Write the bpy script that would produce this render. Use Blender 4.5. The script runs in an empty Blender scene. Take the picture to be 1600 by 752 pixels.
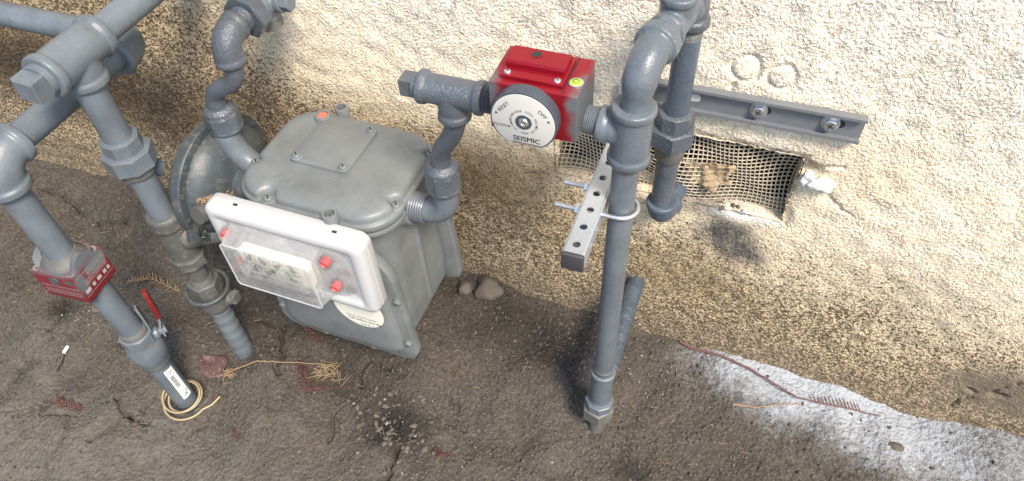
import bpy, bmesh, math, random
import numpy as np
from mathutils import Vector, Matrix, Euler

random.seed(7); rng = np.random.default_rng(11)
scene = bpy.context.scene
COL = scene.collection
rad = math.radians

# ---------------------------------------------------------------- camera
cam_d = bpy.data.cameras.new('camera'); cam = bpy.data.objects.new('camera', cam_d); COL.objects.link(cam)
yaw, pitch, roll = -0.39286, 0.85543, -0.05918
fw = Vector((math.sin(yaw)*math.cos(pitch), math.cos(yaw)*math.cos(pitch), -math.sin(pitch)))
r0 = Vector((math.cos(yaw), -math.sin(yaw), 0)); u0 = r0.cross(fw)
rgt = r0*math.cos(roll) + u0*math.sin(roll); upv = -r0*math.sin(roll) + u0*math.cos(roll)
m = Matrix.Identity(4)
for i in range(3):
    m[i][0] = rgt[i]; m[i][1] = upv[i]; m[i][2] = -fw[i]
m.translation = Vector((0, -.87, 1.265)); cam.matrix_world = m
cam_d.sensor_width = 36; cam_d.lens = 1127.46/1600*36; cam_d.clip_start = .02; cam_d.clip_end = 300
scene.camera = cam

# ---------------------------------------------------------------- light
SUN_EL, SUN_AZ = 52, 130           # azimuth the light comes from, clockwise from +Y (wall normal is -Y)
world = bpy.data.worlds.new('World'); scene.world = world; world.use_nodes = True
wn = world.node_tree; bg = wn.nodes['Background']
sky = wn.nodes.new('ShaderNodeTexSky'); sky.sky_type = 'NISHITA'; sky.sun_disc = False
sky.sun_elevation = rad(SUN_EL); sky.sun_rotation = rad(SUN_AZ)
sky.air_density = 1.0; sky.dust_density = 1.6; sky.ozone_density = 1.0
wn.links.new(sky.outputs[0], bg.inputs[0]); bg.inputs[1].default_value = 0.15
sd = bpy.data.lights.new('sun', 'SUN'); sun = bpy.data.objects.new('sun', sd); COL.objects.link(sun)
sd.energy = 3.2; sd.angle = rad(16); sd.color = (1, .91, .78)
sdir = Vector((math.sin(rad(SUN_AZ))*math.cos(rad(SUN_EL)), math.cos(rad(SUN_AZ))*math.cos(rad(SUN_EL)), math.sin(rad(SUN_EL))))
sun.rotation_euler = (-sdir).to_track_quat('-Z', 'Y').to_euler(); sun.location = sdir*4
vs = scene.view_settings
vs.view_transform = 'Standard'; vs.look = 'None'; vs.exposure = 0.88; vs.gamma = 1; vs.use_curve_mapping = False

# ---------------------------------------------------------------- materials
class NT:
    def __init__(s, name):
        s.m = bpy.data.materials.new(name); s.m.use_nodes = True; s.t = s.m.node_tree
        s.b = s.t.nodes['Principled BSDF']; s.tc = s.t.nodes.new('ShaderNodeTexCoord')
        s.P = s.tc.outputs['Object']
    def lk(s, a, b): s.t.links.new(a, b)
    def put(s, sock, v):
        if hasattr(v, 'is_output') or isinstance(v, bpy.types.NodeSocket): s.lk(v, sock)
        else: sock.default_value = v
    def noise(s, scale, detail=4, rough=.55, vec=None, dist=0, off=None):
        n = s.t.nodes.new('ShaderNodeTexNoise'); n.inputs['Scale'].default_value = scale
        n.inputs['Detail'].default_value = detail; n.inputs['Roughness'].default_value = rough; n.inputs['Distortion'].default_value = dist
        v = vec or s.P
        if off:
            a = s.t.nodes.new('ShaderNodeVectorMath'); a.operation = 'ADD'; s.lk(v, a.inputs[0]); a.inputs[1].default_value = off; v = a.outputs[0]
        s.lk(v, n.inputs['Vector']); return n.outputs['Fac']
    def voro(s, scale, feat='F1', vec=None):
        n = s.t.nodes.new('ShaderNodeTexVoronoi'); n.feature = feat; n.inputs['Scale'].default_value = scale
        s.lk(vec or s.P, n.inputs['Vector']); return n.outputs['Distance']
    def ramp(s, f, *stops):
        n = s.t.nodes.new('ShaderNodeValToRGB'); e = n.color_ramp.elements
        while len(e) < len(stops): e.new(.5)
        for k, (p, c) in enumerate(stops):
            e[k].position = p; e[k].color = (c, c, c, 1) if not hasattr(c, '__len__') else (*c, 1)
        s.lk(f, n.inputs[0]); return n.outputs[0]
    def mix(s, f, a, b, mode='MIX'):
        n = s.t.nodes.new('ShaderNodeMix'); n.data_type = 'RGBA'; n.blend_type = mode
        s.put(n.inputs[0], f)
        for k, v in ((6, a), (7, b)):
            if isinstance(v, tuple): v = (*v, 1) if len(v) == 3 else v
            s.put(n.inputs[k], v)
        return n.outputs[2]
    def math(s, op, a, b=0, clamp=False):
        n = s.t.nodes.new('ShaderNodeMath'); n.operation = op; n.use_clamp = clamp
        s.put(n.inputs[0], a); s.put(n.inputs[1], b); return n.outputs[0]
    def sep(s, vec=None):
        n = s.t.nodes.new('ShaderNodeSeparateXYZ'); s.lk(vec or s.P, n.inputs[0]); return n.outputs
    def blob(s, c, r, soft=.6, noise=None, amt=.5):
        """1 inside a soft spot round c with radii r, ragged by noise"""
        a = s.t.nodes.new('ShaderNodeVectorMath'); a.operation = 'SUBTRACT'; s.lk(s.P, a.inputs[0]); a.inputs[1].default_value = c
        d = s.t.nodes.new('ShaderNodeVectorMath'); d.operation = 'DIVIDE'; s.lk(a.outputs[0], d.inputs[0]); d.inputs[1].default_value = r
        l = s.t.nodes.new('ShaderNodeVectorMath'); l.operation = 'LENGTH'; s.lk(d.outputs[0], l.inputs[0])
        v = l.outputs['Value']
        if noise is not None: v = s.math('ADD', v, s.math('MULTIPLY', s.math('SUBTRACT', noise, .5), amt*2))
        n = s.t.nodes.new('ShaderNodeMapRange'); n.interpolation_type = 'SMOOTHSTEP'
        s.lk(v, n.inputs[0]); n.inputs[1].default_value = 1-soft; n.inputs[2].default_value = 1+soft*.3; n.inputs[3].default_value = 1; n.inputs[4].default_value = 0
        return n.outputs[0]
    def maprange(s, v, a, b, c=0, d=1):
        n = s.t.nodes.new('ShaderNodeMapRange'); n.interpolation_type = 'SMOOTHSTEP'; s.put(n.inputs[0], v)
        for k, q in zip((1, 2, 3, 4), (a, b, c, d)): s.put(n.inputs[k], q)
        return n.outputs[0]
    def bump(s, h, strength=.3, dist=.001, prev=None):
        n = s.t.nodes.new('ShaderNodeBump'); n.inputs['Strength'].default_value = strength; n.inputs['Distance'].default_value = dist
        s.lk(h, n.inputs['Height'])
        if prev: s.lk(prev, n.inputs['Normal'])
        return n.outputs[0]
    def out(s, col=None, rough=None, normal=None, metal=None, **k):
        if col is not None: s.put(s.b.inputs['Base Color'], (*col, 1) if isinstance(col, tuple) and len(col) == 3 else col)
        if rough is not None: s.put(s.b.inputs['Roughness'], rough)
        if normal is not None: s.lk(normal, s.b.inputs['Normal'])
        if metal is not None: s.put(s.b.inputs['Metallic'], metal)
        for kk, v in k.items(): s.put(s.b.inputs[kk.replace('_', ' ')], v)
        return s.m

def paint(name, col, rough=.4, lump=.5, lumpscale=130, rust=.0, dust=.15, seed=0, spec=.5, wear=.7):
    n = NT(name); o = (seed*1.37, seed*.71, seed*2.3)
    a = n.noise(14, 5, .6, off=o); big = n.noise(5, 3, .5, off=o)
    c1 = tuple(v*.80 for v in col); c2 = tuple(min(1, v*1.18) for v in col)
    c = n.mix(n.ramp(a, (.3, 0), (.7, 1)), c1, c2)
    # dusty film and mud flecks
    fl = n.noise(60, 6, .65, off=o)
    c = n.mix(n.math('MULTIPLY', n.ramp(fl, (.52, 0), (.72, 1)), dust), c, (.19, .17, .145))
    ox = n.noise(9, 6, .7, off=(o[0]+3, o[1]+8, o[2])); gr = n.noise(17, 6, .75, off=(o[0]+9, o[1]+1, o[2]))
    c = n.mix(n.math('MULTIPLY', n.ramp(ox, (.50, 0), (.62, 1)), .38*wear), c, tuple(min(1, v*1.55) for v in col))
    c = n.mix(n.math('MULTIPLY', n.ramp(gr, (.56, 0), (.70, 1)), .55*wear*min(1, .3+dust*2)), c, (.075, .066, .054))
    dm = n.t.nodes.new('ShaderNodeMapping'); dm.inputs['Scale'].default_value = (1, 1, .12); n.lk(n.P, dm.inputs[0])
    st_ = n.noise(120, 4, .6, dm.outputs[0], 0, o)
    c = n.mix(n.math('MULTIPLY', n.ramp(st_, (.58, 0), (.72, 1)), .30*wear), c, tuple(v*.55 for v in col))
    ch = n.noise(210, 3, .5, off=o)
    c = n.mix(n.math('MULTIPLY', n.ramp(ch, (.67, 0), (.71, 1)), .6), c, (.24, .23, .215))
    if rust > 0:
        rn = n.noise(34, 7, .7, off=(o[0]+5, o[1], o[2]))
        c = n.mix(n.math('MULTIPLY', n.ramp(rn, (.60, 0), (.70, 1)), rust), c, (.17, .095, .045))
    h = n.noise(lumpscale, 4, .6, off=o); h2 = n.noise(lumpscale*3.4, 3, .6, off=o)
    nb = n.bump(h, lump*.6, .0016); nb = n.bump(h2, lump*.5, .0007, nb)
    rr = n.ramp(fl, (.3, rough*.8), (.7, min(1, rough*1.35)))
    return n.out(c, rr, nb, 0, Specular_IOR_Level=spec)

MAT = {}
MAT['pipe_old'] = paint('grey_pipe_paint', (0.118, 0.140, 0.161), .34, .22, 90, .10, .3, 1)
MAT['cast_old'] = paint('grey_cast_paint', (0.114, 0.134, 0.152), .36, .4, 150, .12, .35, 2)
MAT['fresh'] = paint('glossy_grey_paint', (0.076, 0.088, 0.105), .17, 1.5, 230, .10, .06, 3, .6)
MAT['riser'] = paint('riser_grey_paint', (0.114, 0.131, 0.148), .34, .3, 120, .16, .2, 4)
MAT['risercast'] = paint('riser_cast_paint', (0.106, 0.124, 0.143), .28, .7, 190, .12, .15, 5)
MAT['bluepaint'] = paint('blue_grey_paint', (0.076, 0.098, 0.127), .26, .8, 160, .05, .12, 6)
MAT['meter'] = paint('meter_grey_paint', (.150, .162, .163), .38, .12, 70, .0, .2, 7, .5, .28)
MAT['reg'] = paint('regulator_paint', (.048, .058, .062), .42, .3, 90, .05, .5, 12)
MAT['meterscrew'] = paint('painted_screw', (.15, .165, .17), .35, .2, 150, .1, .3, 13)
MAT['coated'] = paint('rough_pipe_coating', (.058, .074, .096), .28, 2.2, 110, .0, .15, 15)
MAT['dirty'] = paint('dirty_grey_paint', (.085, .088, .083), .5, .6, 130, .25, .8, 8)
MAT['rusty'] = paint('rusty_grey_paint', (.12, .118, .11), .5, .6, 130, .9, .5, 9)

def simple(name, col, rough=.5, metal=0, noise_amt=.12, scale=60, bump=.1, **k):
    n = NT(name); a = n.noise(scale, 5, .6)
    c = n.mix(a, tuple(v*(1-noise_amt) for v in col), tuple(min(1, v*(1+noise_amt)) for v in col))
    nb = n.bump(n.noise(scale*6, 4, .6), bump, .0008)
    return n.out(c, n.ramp(a, (.3, rough*.85), (.7, min(1, rough*1.2))), nb, metal, **k)
MAT['zinc'] = simple('zinc_plated_steel', (.62, .64, .66), .32, .9, .15, 90, .15)
MAT['galv'] = simple('galvanised_tube', (.50, .53, .56), .33, .55, .1, 160, .12)
MAT['railpaint'] = simple('grey_rail_paint', (.19, .20, .215), .38, .25, .12, 80, .2)
MAT['blackcap'] = simple('black_plastic', (.045, .045, .048), .5, 0, .3, 80, .2)
MAT['screw'] = simple('screw_steel', (.50, .52, .53), .35, .8, .3, 200, .3)
MAT['white_plastic'] = simple('white_plastic', (.46, .46, .46), .35, 0, .05, 30, .06)
MAT['white_print'] = simple('white_print', (.34, .32, .31), .6, 0, .5, 300)
MAT['dark_print'] = simple('dark_print', (.03, .03, .032), .6)
MAT['dial_face'] = simple('dial_face', (.52, .505, .475), .40, 0, .06, 40, .05)
MAT['dial_rim'] = simple('dial_rim', (.05, .06, .075), .35, 0, .2, 80, .1)
MAT['red_plug'] = simple('red_seal', (.52, .075, .075), .35, 0, .2, 200, .2)
MAT['orange_plug'] = simple('orange_seal', (.45, .14, .09), .6, 0, .3, 200, .4)
MAT['label_paper'] = simple('label_paper', (.78, .78, .76), .5, 0, .05, 60, .05)
MAT['sticker'] = simple('cream_sticker', (.72, .69, .60), .55, 0, .06, 60, .05)
MAT['wire_yellow'] = simple('yellow_wire', (.36, .29, .16), .5, 0, .2, 60, .2)
MAT['near_black'] = simple('dark_gap', (.02, .02, .022), .8)  # black fill for slots and holes, their inner shade as colour; also dial hands
MAT['needle_red'] = simple('dry_red_needle', (.105, .043, .036), .8, 0, .4, 120, .2)
MAT['needle_tan'] = simple('dry_tan_needle', (.24, .17, .095), .8, 0, .3, 120, .2)
MAT['twig'] = simple('dry_twig', (.26, .17, .11), .8, 0, .35, 120, .3)
MAT['twig_red'] = simple('red_twig', (.135, .068, .058), .8, 0, .35, 120, .3)
MAT['rock'] = simple('rock', (.105, .086, .070), .9, 0, .5, 45, .9)
MAT['foam'] = simple('white_foam', (.58, .575, .56), .85, 0, .15, 60, .9)
MAT['speck'] = simple('white_chip', (.30, .285, .265), .8, 0, .5, 300, .2)
MAT['crumb'] = simple('soil_crumb', (.090, .076, .063), .95, 0, .7, 60, .6)
MAT['litter'] = simple('grey_litter', (.105, .090, .078), .9, 0, .7, 40, .4)
MAT['nest'] = simple('tan_paper', (.36, .27, .17), .85, 0, .3, 90, .4)
MAT['wire'] = simple('painted_wire', (.46, .40, .30), .7, 0, .5, 30, .3)
MAT['tape'] = simple('black_tape', (.03, .035, .04), .6)
MAT['lever_grip'] = simple('red_vinyl_grip', (.15, .010, .011), .35, 0, .2, 80, .2)
MAT['lever_steel'] = simple('lever_steel', (.30, .34, .40), .4, .5, .2, 80, .2)
def m_leaf():
    n = NT('spotted_leaf'); v = n.noise(230, 2, .5); a = n.noise(40, 4)
    c = n.mix(a, (.085, .048, .045), (.14, .075, .068)); c = n.mix(n.ramp(v, (.64, 0), (.68, 1)), c, (.30, .25, .22))
    return n.out(c, .6, n.bump(a, .3, .002))
MAT['leaf'] = m_leaf()
def m_red(name, blobs, base=(.27, .008, .018), rough=.28, metal=.45):
    n = NT(name); a = n.noise(26, 5, .6); f = n.noise(70, 4, .6)
    c = n.mix(a, tuple(v*.85 for v in base), tuple(v*1.15 for v in base))
    g = None
    for cc, r in blobs:
        b = n.blob(cc, r, .55, f, .35); g = b if g is None else n.math('MAXIMUM', g, b)
    c = n.mix(g, c, (.10, .11, .118))
    nb = n.bump(n.noise(500, 3), .08, .0006)
    return n.out(c, n.math('ADD', rough, n.math('MULTIPLY', g, .15)), nb, n.math('MULTIPLY', n.math('SUBTRACT', 1.0, g), metal))
def m_clear(name, h0, h1):
    m_ = bpy.data.materials.new(name); m_.use_nodes = True; t = m_.node_tree
    b = t.nodes['Principled BSDF']; b.inputs['Base Color'].default_value = (.93, .93, .92, 1); b.inputs['Roughness'].default_value = .12
    b.inputs['Transmission Weight'].default_value = 1; b.inputs['IOR'].default_value = 1.35
    d = t.nodes.new('ShaderNodeBsdfDiffuse'); d.inputs[0].default_value = (.58, .58, .57, 1)
    tr = t.nodes.new('ShaderNodeBsdfTransparent'); tr.inputs[0].default_value = (.95, .95, .95, 1)
    nz = t.nodes.new('ShaderNodeTexNoise'); nz.inputs['Scale'].default_value = 60; tc = t.nodes.new('ShaderNodeTexCoord'); t.links.new(tc.outputs['Object'], nz.inputs[0])
    mr = t.nodes.new('ShaderNodeMapRange'); t.links.new(nz.outputs[0], mr.inputs[0]); mr.inputs[1].default_value = .3; mr.inputs[2].default_value = .75; mr.inputs[3].default_value = h0; mr.inputs[4].default_value = h1
    mx0 = t.nodes.new('ShaderNodeMixShader'); mx0.inputs[0].default_value = .22; t.links.new(tr.outputs[0], mx0.inputs[1]); t.links.new(b.outputs[0], mx0.inputs[2])
    mx = t.nodes.new('ShaderNodeMixShader'); t.links.new(mr.outputs[0], mx.inputs[0]); t.links.new(mx0.outputs[0], mx.inputs[1]); t.links.new(d.outputs[0], mx.inputs[2])
    t.links.new(mx.outputs[0], t.nodes['Material Output'].inputs[0]); return m_
MAT['clear'] = m_clear('clear_plastic', .04, .12)
MAT['hazy'] = m_clear('hazy_plastic', .18, .38); MAT['bright_rim'] = m_clear('bright_rim_plastic', .6, .8)
def m_bubble():
    n = NT('bubble_level_fluid'); return n.out((.55, .78, .08), .15, None, 0, Transmission_Weight=.3)
MAT['bubble'] = m_bubble()

# ---------------------------------------------------------------- mesh helpers
ORG = {}
V3 = lambda *a: np.array(a, float)
def unit(v): v = np.asarray(v, float); return v/np.linalg.norm(v)
def frame(ax, ref=None):
    ax = unit(ax); ref = V3(0, 0, 1) if ref is None else np.asarray(ref, float)
    if abs(ax @ unit(ref)) > .95: ref = V3(1, 0, 0)
    a = unit(np.cross(ref, ax)); return a, np.cross(ax, a)
class MB:
    def __init__(s): s.v = []; s.f = []
    def add(s, vs_, fs):
        o = len(s.v); s.v += [tuple(map(float, p)) for p in vs_]; s.f += [tuple(i+o for i in f) for f in fs]; return s
    def rings(s, R, cap=True):
        n = len(R[0]); k = len(R); vs_ = [p for r in R for p in r]; fs = []
        for i in range(k-1):
            for j in range(n):
                a, b = i*n+j, i*n+(j+1) % n; fs.append((a, b, b+n, a+n))
        if cap: fs.append(tuple(range(n-1, -1, -1))); fs.append(tuple((k-1)*n+j for j in range(n)))
        return s.add(vs_, fs)
    def lathe(s, o, ax, prof, seg=40, cap=True, rot=0, ref=None):
        o = np.asarray(o, float); ax = unit(ax); a, b = frame(ax, ref); th = np.arange(seg)/seg*2*np.pi + rot
        c = np.outer(np.cos(th), a)+np.outer(np.sin(th), b)
        return s.rings([o+ax*t+c*r for t, r in prof], cap)
    def cyl(s, p, q, r, seg=32):
        p = np.asarray(p, float); q = np.asarray(q, float); return s.lathe(p, q-p, [(0, r), (np.linalg.norm(q-p), r)], seg)
    def hexa(s, o, ax, r, t0, t1, ch=.003, n=6, rot=0, ref=None):
        return s.lathe(o, ax, [(t0, r-ch), (t0+ch*.7, r), (t1-ch*.7, r), (t1, r-ch)], n, True, rot, ref)
    def band(s, o, ax, r, t0, t1, ch=.002, seg=44):
        return s.lathe(o, ax, [(t0, r-ch*1.5), (t0+ch*.4, r-ch*.4), (t0+ch, r), (t1-ch, r), (t1-ch*.4, r-ch*.4), (t1, r-ch*1.5)], seg)
    def thread(s, o, ax, r, t0, t1, pitch=.0022):
        pr = [(t0, r-.001)]; t = t0
        while t < t1: pr += [(t+pitch*.5, r), (t+pitch, r-.0011)]; t += pitch
        return s.lathe(o, ax, pr, 32)
    def tube(s, path, r, seg=28, cap=True):
        P = np.asarray(path, float); n = len(P); rr = np.full(n, r) if np.isscalar(r) else np.asarray(r, float)
        T = np.gradient(P, axis=0); T /= np.linalg.norm(T, axis=1)[:, None]
        a, b = frame(T[0]); th = np.arange(seg)/seg*2*np.pi; R = []
        for i in range(n):
            a = unit(a-T[i]*(a@T[i])); b = np.cross(T[i], a)
            R.append(P[i]+rr[i]*(np.outer(np.cos(th), a)+np.outer(np.sin(th), b)))
        return s.rings(R, cap)
    def box(s, c, d, bev=0, M=None):
        c = np.asarray(c, float); h = np.asarray(d, float)/2
        bm = bmesh.new(); bmesh.ops.create_cube(bm, size=1)
        for v in bm.verts: v.co = Vector((v.co.x*2*h[0], v.co.y*2*h[1], v.co.z*2*h[2]))
        if bev > 0: bmesh.ops.bevel(bm, geom=bm.edges[:], offset=bev, segments=3, affect='EDGES', profile=.5)
        bm.verts.index_update(); vs_ = [np.array(v.co) for v in bm.verts]
        if M is not None: vs_ = [np.array(M @ Vector(v)) for v in vs_]
        fs = [tuple(v.index for v in f.verts) for f in bm.faces]; bm.free()
        return s.add([v+c for v in vs_], fs)
    def torus(s, c, ax, R, r, n=48, k=12, arc=(0, 2*math.pi)):
        a, b = frame(ax); full = abs(arc[1]-arc[0]-2*math.pi) < 1e-6
        th = np.linspace(arc[0], arc[1], n, endpoint=not full)
        P = [np.asarray(c)+R*(math.cos(t)*a+math.sin(t)*b) for t in th]
        if not full: return s.tube(P, r, k)
        vs_ = []; fs = []
        for t in th:
            d = math.cos(t)*a+math.sin(t)*b
            for j in range(k):
                q = 2*math.pi*j/k; vs_.append(np.asarray(c)+d*(R+r*math.cos(q))+unit(ax)*r*math.sin(q))
        for i in range(n):
            for j in range(k): fs.append((i*k+j, ((i+1) % n)*k+j, ((i+1) % n)*k+(j+1) % k, i*k+(j+1) % k))
        return s.add(vs_, fs)
    def prism(s, pts, ax_o, u, w, n, t0, t1, bev=.0):
        """outline pts (2d) in the plane o+u*a+w*b, thickened along n from t0 to t1, edge rounded by bev"""
        o = np.asarray(ax_o, float); P = np.asarray(pts, float); u, w, n = map(lambda q: np.asarray(q, float), (u, w, n))
        c = P.mean(0)
        def ring(t, ins):
            d = P-c; L = np.linalg.norm(d, axis=1)[:, None]; Q = c+d*(1-ins/np.maximum(L, 1e-6)); return o+np.outer(Q[:, 0], u)+np.outer(Q[:, 1], w)+n*t
        if bev > 0: R = [ring(t0, 0), ring(t1-bev, 0), ring(t1-bev*.3, bev*.3), ring(t1, bev)]
        else: R = [ring(t0, 0), ring(t1, 0)]
        return s.rings(R, True)
    def build(s, name, mat, parent=None, angle=38, voxel=0, smooth=4, local=False):
        me = bpy.data.meshes.new(name)
        off = V3(0, 0, 0) if (parent is None or local) else ORG[parent.name]
        me.from_pydata([tuple(np.asarray(p)-off) for p in s.v], [], s.f); me.validate()
        bm = bmesh.new(); bm.from_mesh(me); bmesh.ops.recalc_face_normals(bm, faces=bm.faces[:]); bm.to_mesh(me); bm.free()
        me.shade_smooth(); me.set_sharp_from_angle(angle=rad(angle))
        me.materials.append(MAT[mat] if isinstance(mat, str) else mat)
        o = bpy.data.objects.new(name, me); COL.objects.link(o); ORG[o.name] = off
        if parent: o.parent = parent
        if voxel:
            md = o.modifiers.new('remesh', 'REMESH'); md.mode = 'VOXEL'; md.voxel_size = voxel; md.use_smooth_shade = True
            if smooth: ms = o.modifiers.new('smooth', 'SMOOTH'); ms.iterations = smooth; ms.factor = .5
        return o
def thing(name, label, cat, loc, rotz=0, group=None):
    o = bpy.data.objects.new(name, None); COL.objects.link(o); o.location = loc; o.rotation_euler.z = rotz; o.empty_display_size = .02
    ORG[o.name] = np.asarray(loc, float); o['label'] = label; o['category'] = cat
    if group: o['group'] = group
    return o
def tag(o, label, cat, group=None):
    o['label'] = label; o['category'] = cat
    if group: o['group'] = group
    return o
def move_origin(o, loc):
    """top-level single meshes: put the origin at the thing's base"""
    loc = Vector(loc); o.data.transform(Matrix.Translation(-loc)); o.location = loc; return o
def arc(p0, d0, d1, R, n=12):
    p0 = np.asarray(p0, float); d0 = unit(d0); d1 = unit(d1)
    return [p0+d0*R*math.sin(t)+d1*R*(1-math.cos(t)) for t in np.linspace(0, math.pi/2, n)]
def bez(p0, p1, p2, p3, n=16):
    p0, p1, p2, p3 = map(lambda q: np.asarray(q, float), (p0, p1, p2, p3))
    return [(1-t)**3*p0+3*(1-t)**2*t*p1+3*(1-t)*t*t*p2+t**3*p3 for t in np.linspace(0, 1, n)]
def rrect(w, h, r, n=8, cx=0, cy=0):
    out = []
    for sx, sy, a0 in ((1, 1, 0), (-1, 1, 90), (-1, -1, 180), (1, -1, 270)):
        for k in range(n+1):
            a = rad(a0+90*k/n); out.append((cx+sx*(w/2-r)+r*math.cos(a), cy+sy*(h/2-r)+r*math.sin(a)))
    return np.array(out)
def elbow_cast(name, corner, dA, dB, r, legA, legB, bead, mat, parent, bw=.012, R=None, voxel=.0016):
    """cast elbow: outlets at corner+dA*legA and corner+dB*legB"""
    c = np.asarray(corner, float); dA, dB = unit(dA), unit(dB); R = R or min(legA, legB)*.78
    P = [c+dA*legA]+arc(c+dA*R, -dA, dB, R, 14)+[c+dB*legB]
    b = MB().tube(P, r, 36); b.band(c, dA, bead, legA-bw, legA+.0005); b.band(c, dB, bead, legB-bw, legB+.0005)
    return b.build(name, mat, parent, voxel=voxel)
def tee_cast(name, c, run, br, r, h0, h1, hb, bead, mat, parent, bw=.012, rb=None, bead_b=None, voxel=.0016):
    c = np.asarray(c, float); run, br = unit(run), unit(br); rb = rb or r; bead_b = bead_b or bead
    b = MB().lathe(c, run, [(-h0, r), (h1, r)]); b.lathe(c, br, [(0, rb), (r*.9, rb*1.06), (hb, rb)])
    b.band(c, run, bead, h1-bw, h1+.0005); b.band(c, -run, bead, h0-bw, h0+.0005); b.band(c, br, bead_b, hb-bw, hb+.0005)
    return b.build(name, mat, parent, voxel=voxel, smooth=5)
def cross_screw(name, o, n, r, parent, mat='meterscrew', local=False):
    b = MB().lathe(o, n, [(0, r), (r*.35, r), (r*.55, r*.86), (r*.66, r*.55), (r*.7, .0001)], 20)
    s = b.build(name, mat, parent, local=local)
    a, c = frame(n); o = np.asarray(o, float)+unit(n)*r*.66; k = MB()
    for d, e in ((a, c), (c, a)):
        d = d*.8+e*.6; d = unit(d); e = unit(np.cross(unit(n), d)); h = r*.10
        k.add([o+d*r*.6*i+e*h*j+unit(n)*t for t in (-.0006, r*.075) for i, j in ((-1, -1), (1, -1), (1, 1), (-1, 1))],
              [(0, 1, 2, 3), (4, 5, 6, 7), (0, 1, 5, 4), (1, 2, 6, 5), (2, 3, 7, 6), (3, 0, 4, 7)])
    k.build('screw_slot', 'near_black', s, local=local); return s
def glyphs(txt, size):
    cu = bpy.data.curves.new('txt', 'FONT'); cu.body = txt; cu.size = size; cu.align_x = 'CENTER'; cu.align_y = 'CENTER'; cu.resolution_u = 3
    ob = bpy.data.objects.new('txt', cu); COL.objects.link(ob)
    dg = bpy.context.evaluated_depsgraph_get(); me = bpy.data.meshes.new_from_object(ob.evaluated_get(dg))
    v = np.array([tuple(q.co) for q in me.vertices]) if len(me.vertices) else np.zeros((0, 3)); f = [tuple(p.vertices) for p in me.polygons]
    bpy.data.objects.remove(ob); bpy.data.curves.remove(cu); bpy.data.meshes.remove(me); return v, f
def lettering(b, txt, size, o, u, w, bold=1.0):
    v, f = glyphs(txt, size)
    if len(v): b.add([np.asarray(o)+np.asarray(u)*p[0]+np.asarray(w)*p[1]*bold for p in v], f)
def arc_lettering(b, txt, size, o, u, w, R, mid, inside=False, spread=1.0):
    """letters round a circle; mid angle in degrees, clockwise reading (or along the bottom when inside)"""
    step = size*.68*spread/R; n = len(txt)
    for k, chh in enumerate(txt):
        if chh == ' ': continue
        t = rad(mid)+(-(k-(n-1)/2)*step if not inside else (k-(n-1)/2)*step)
        d = np.asarray(u)*math.cos(t)+np.asarray(w)*math.sin(t)
        ur = (np.asarray(u)*math.sin(t)-np.asarray(w)*math.cos(t))*(1 if not inside else -1); wr = d*(1 if not inside else -1)
        lettering(b, chh, size, np.asarray(o)+d*R, ur, wr)

# ---------------------------------------------------------------- relief fields
def field(nx, ny, dx, wl, bw=.5, seed=0, aniso=None):
    r = np.random.default_rng(seed); w = np.fft.rfft2(r.standard_normal((ny, nx)))
    fx = np.fft.rfftfreq(nx, dx)[None, :]; fy = np.fft.fftfreq(ny, dx)[:, None]
    if aniso: fx, fy = fx*aniso[0]+fy*aniso[1], fy*aniso[2]+fx*aniso[1]
    f = np.sqrt(fx**2+fy**2); f0 = 1/wl
    h = np.fft.irfft2(w*np.exp(-((f-f0)/(bw*f0))**2), (ny, nx)); return h/h.std()
def sample(F, x0, y0, dx, X, Y):
    i = np.clip((X-x0)/dx, 0, F.shape[1]-1.001); j = np.clip((Y-y0)/dx, 0, F.shape[0]-1.001)
    a, b = i.astype(int), j.astype(int); s, t = i-a, j-b
    return (F[b, a]*(1-s)+F[b, a+1]*s)*(1-t)+(F[b+1, a]*(1-s)+F[b+1, a+1]*s)*t
def sstep(a, b, x): t = np.clip((x-a)/(b-a), 0, 1); return t*t*(3-2*t)

# ---- ground height
GX0, GX1, GY0, GY1, GD = -1.78, .76, -.82, .03, .0026
gnx = int((GX1-GX0)/GD)+1; gny = int((GY1-GY0)/GD)+1
Gbig = field(gnx, gny, GD, .35, .5, 1)*.008 + field(gnx, gny, GD, .12, .5, 2)*.0030
n3 = field(gnx, gny, GD, .035, .6, 3); n4 = field(gnx, gny, GD, .014, .6, 4); n5 = field(gnx, gny, GD, .0085, .5, 5)
Gfine = n3*.0005 + np.maximum(n4, -.3)*.0008 + np.maximum(n5, -.1)*.0012
gx = GX0+GD*np.arange(gnx)[None, :]; gy = GY0+GD*np.arange(gny)[:, None]
# drying cracks: wandering lines pressed into the soil
def crack(P, width, depth, seed):
    global Gfine
    r = np.random.default_rng(seed); pts = [np.array(P[0])]
    for a, b in zip(P[:-1], P[1:]):
        a, b = np.array(a), np.array(b); k = max(2, int(np.linalg.norm(b-a)/.012))
        for i in range(1, k+1): pts.append(a+(b-a)*i/k+r.normal(0, .0035, 2))
    D = np.full((gny, gnx), 9.)
    for a, b in zip(pts[:-1], pts[1:]):
        ix = slice(max(0, int((min(a[0], b[0])-.02-GX0)/GD)), int((max(a[0], b[0])+.02-GX0)/GD)+1); iy = slice(max(0, int((min(a[1], b[1])-.02-GY0)/GD)), int((max(a[1], b[1])+.02-GY0)/GD)+1)
        X, Y = np.broadcast_arrays(gx[:, ix], gy[iy]); d = b-a; t = np.clip(((X-a[0])*d[0]+(Y-a[1])*d[1])/(d@d+1e-9), 0, 1)
        D[iy, ix] = np.minimum(D[iy, ix], np.hypot(X-a[0]-t*d[0], Y-a[1]-t*d[1]))
    Gfine -= depth*np.exp(-(D/width)**2)
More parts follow.
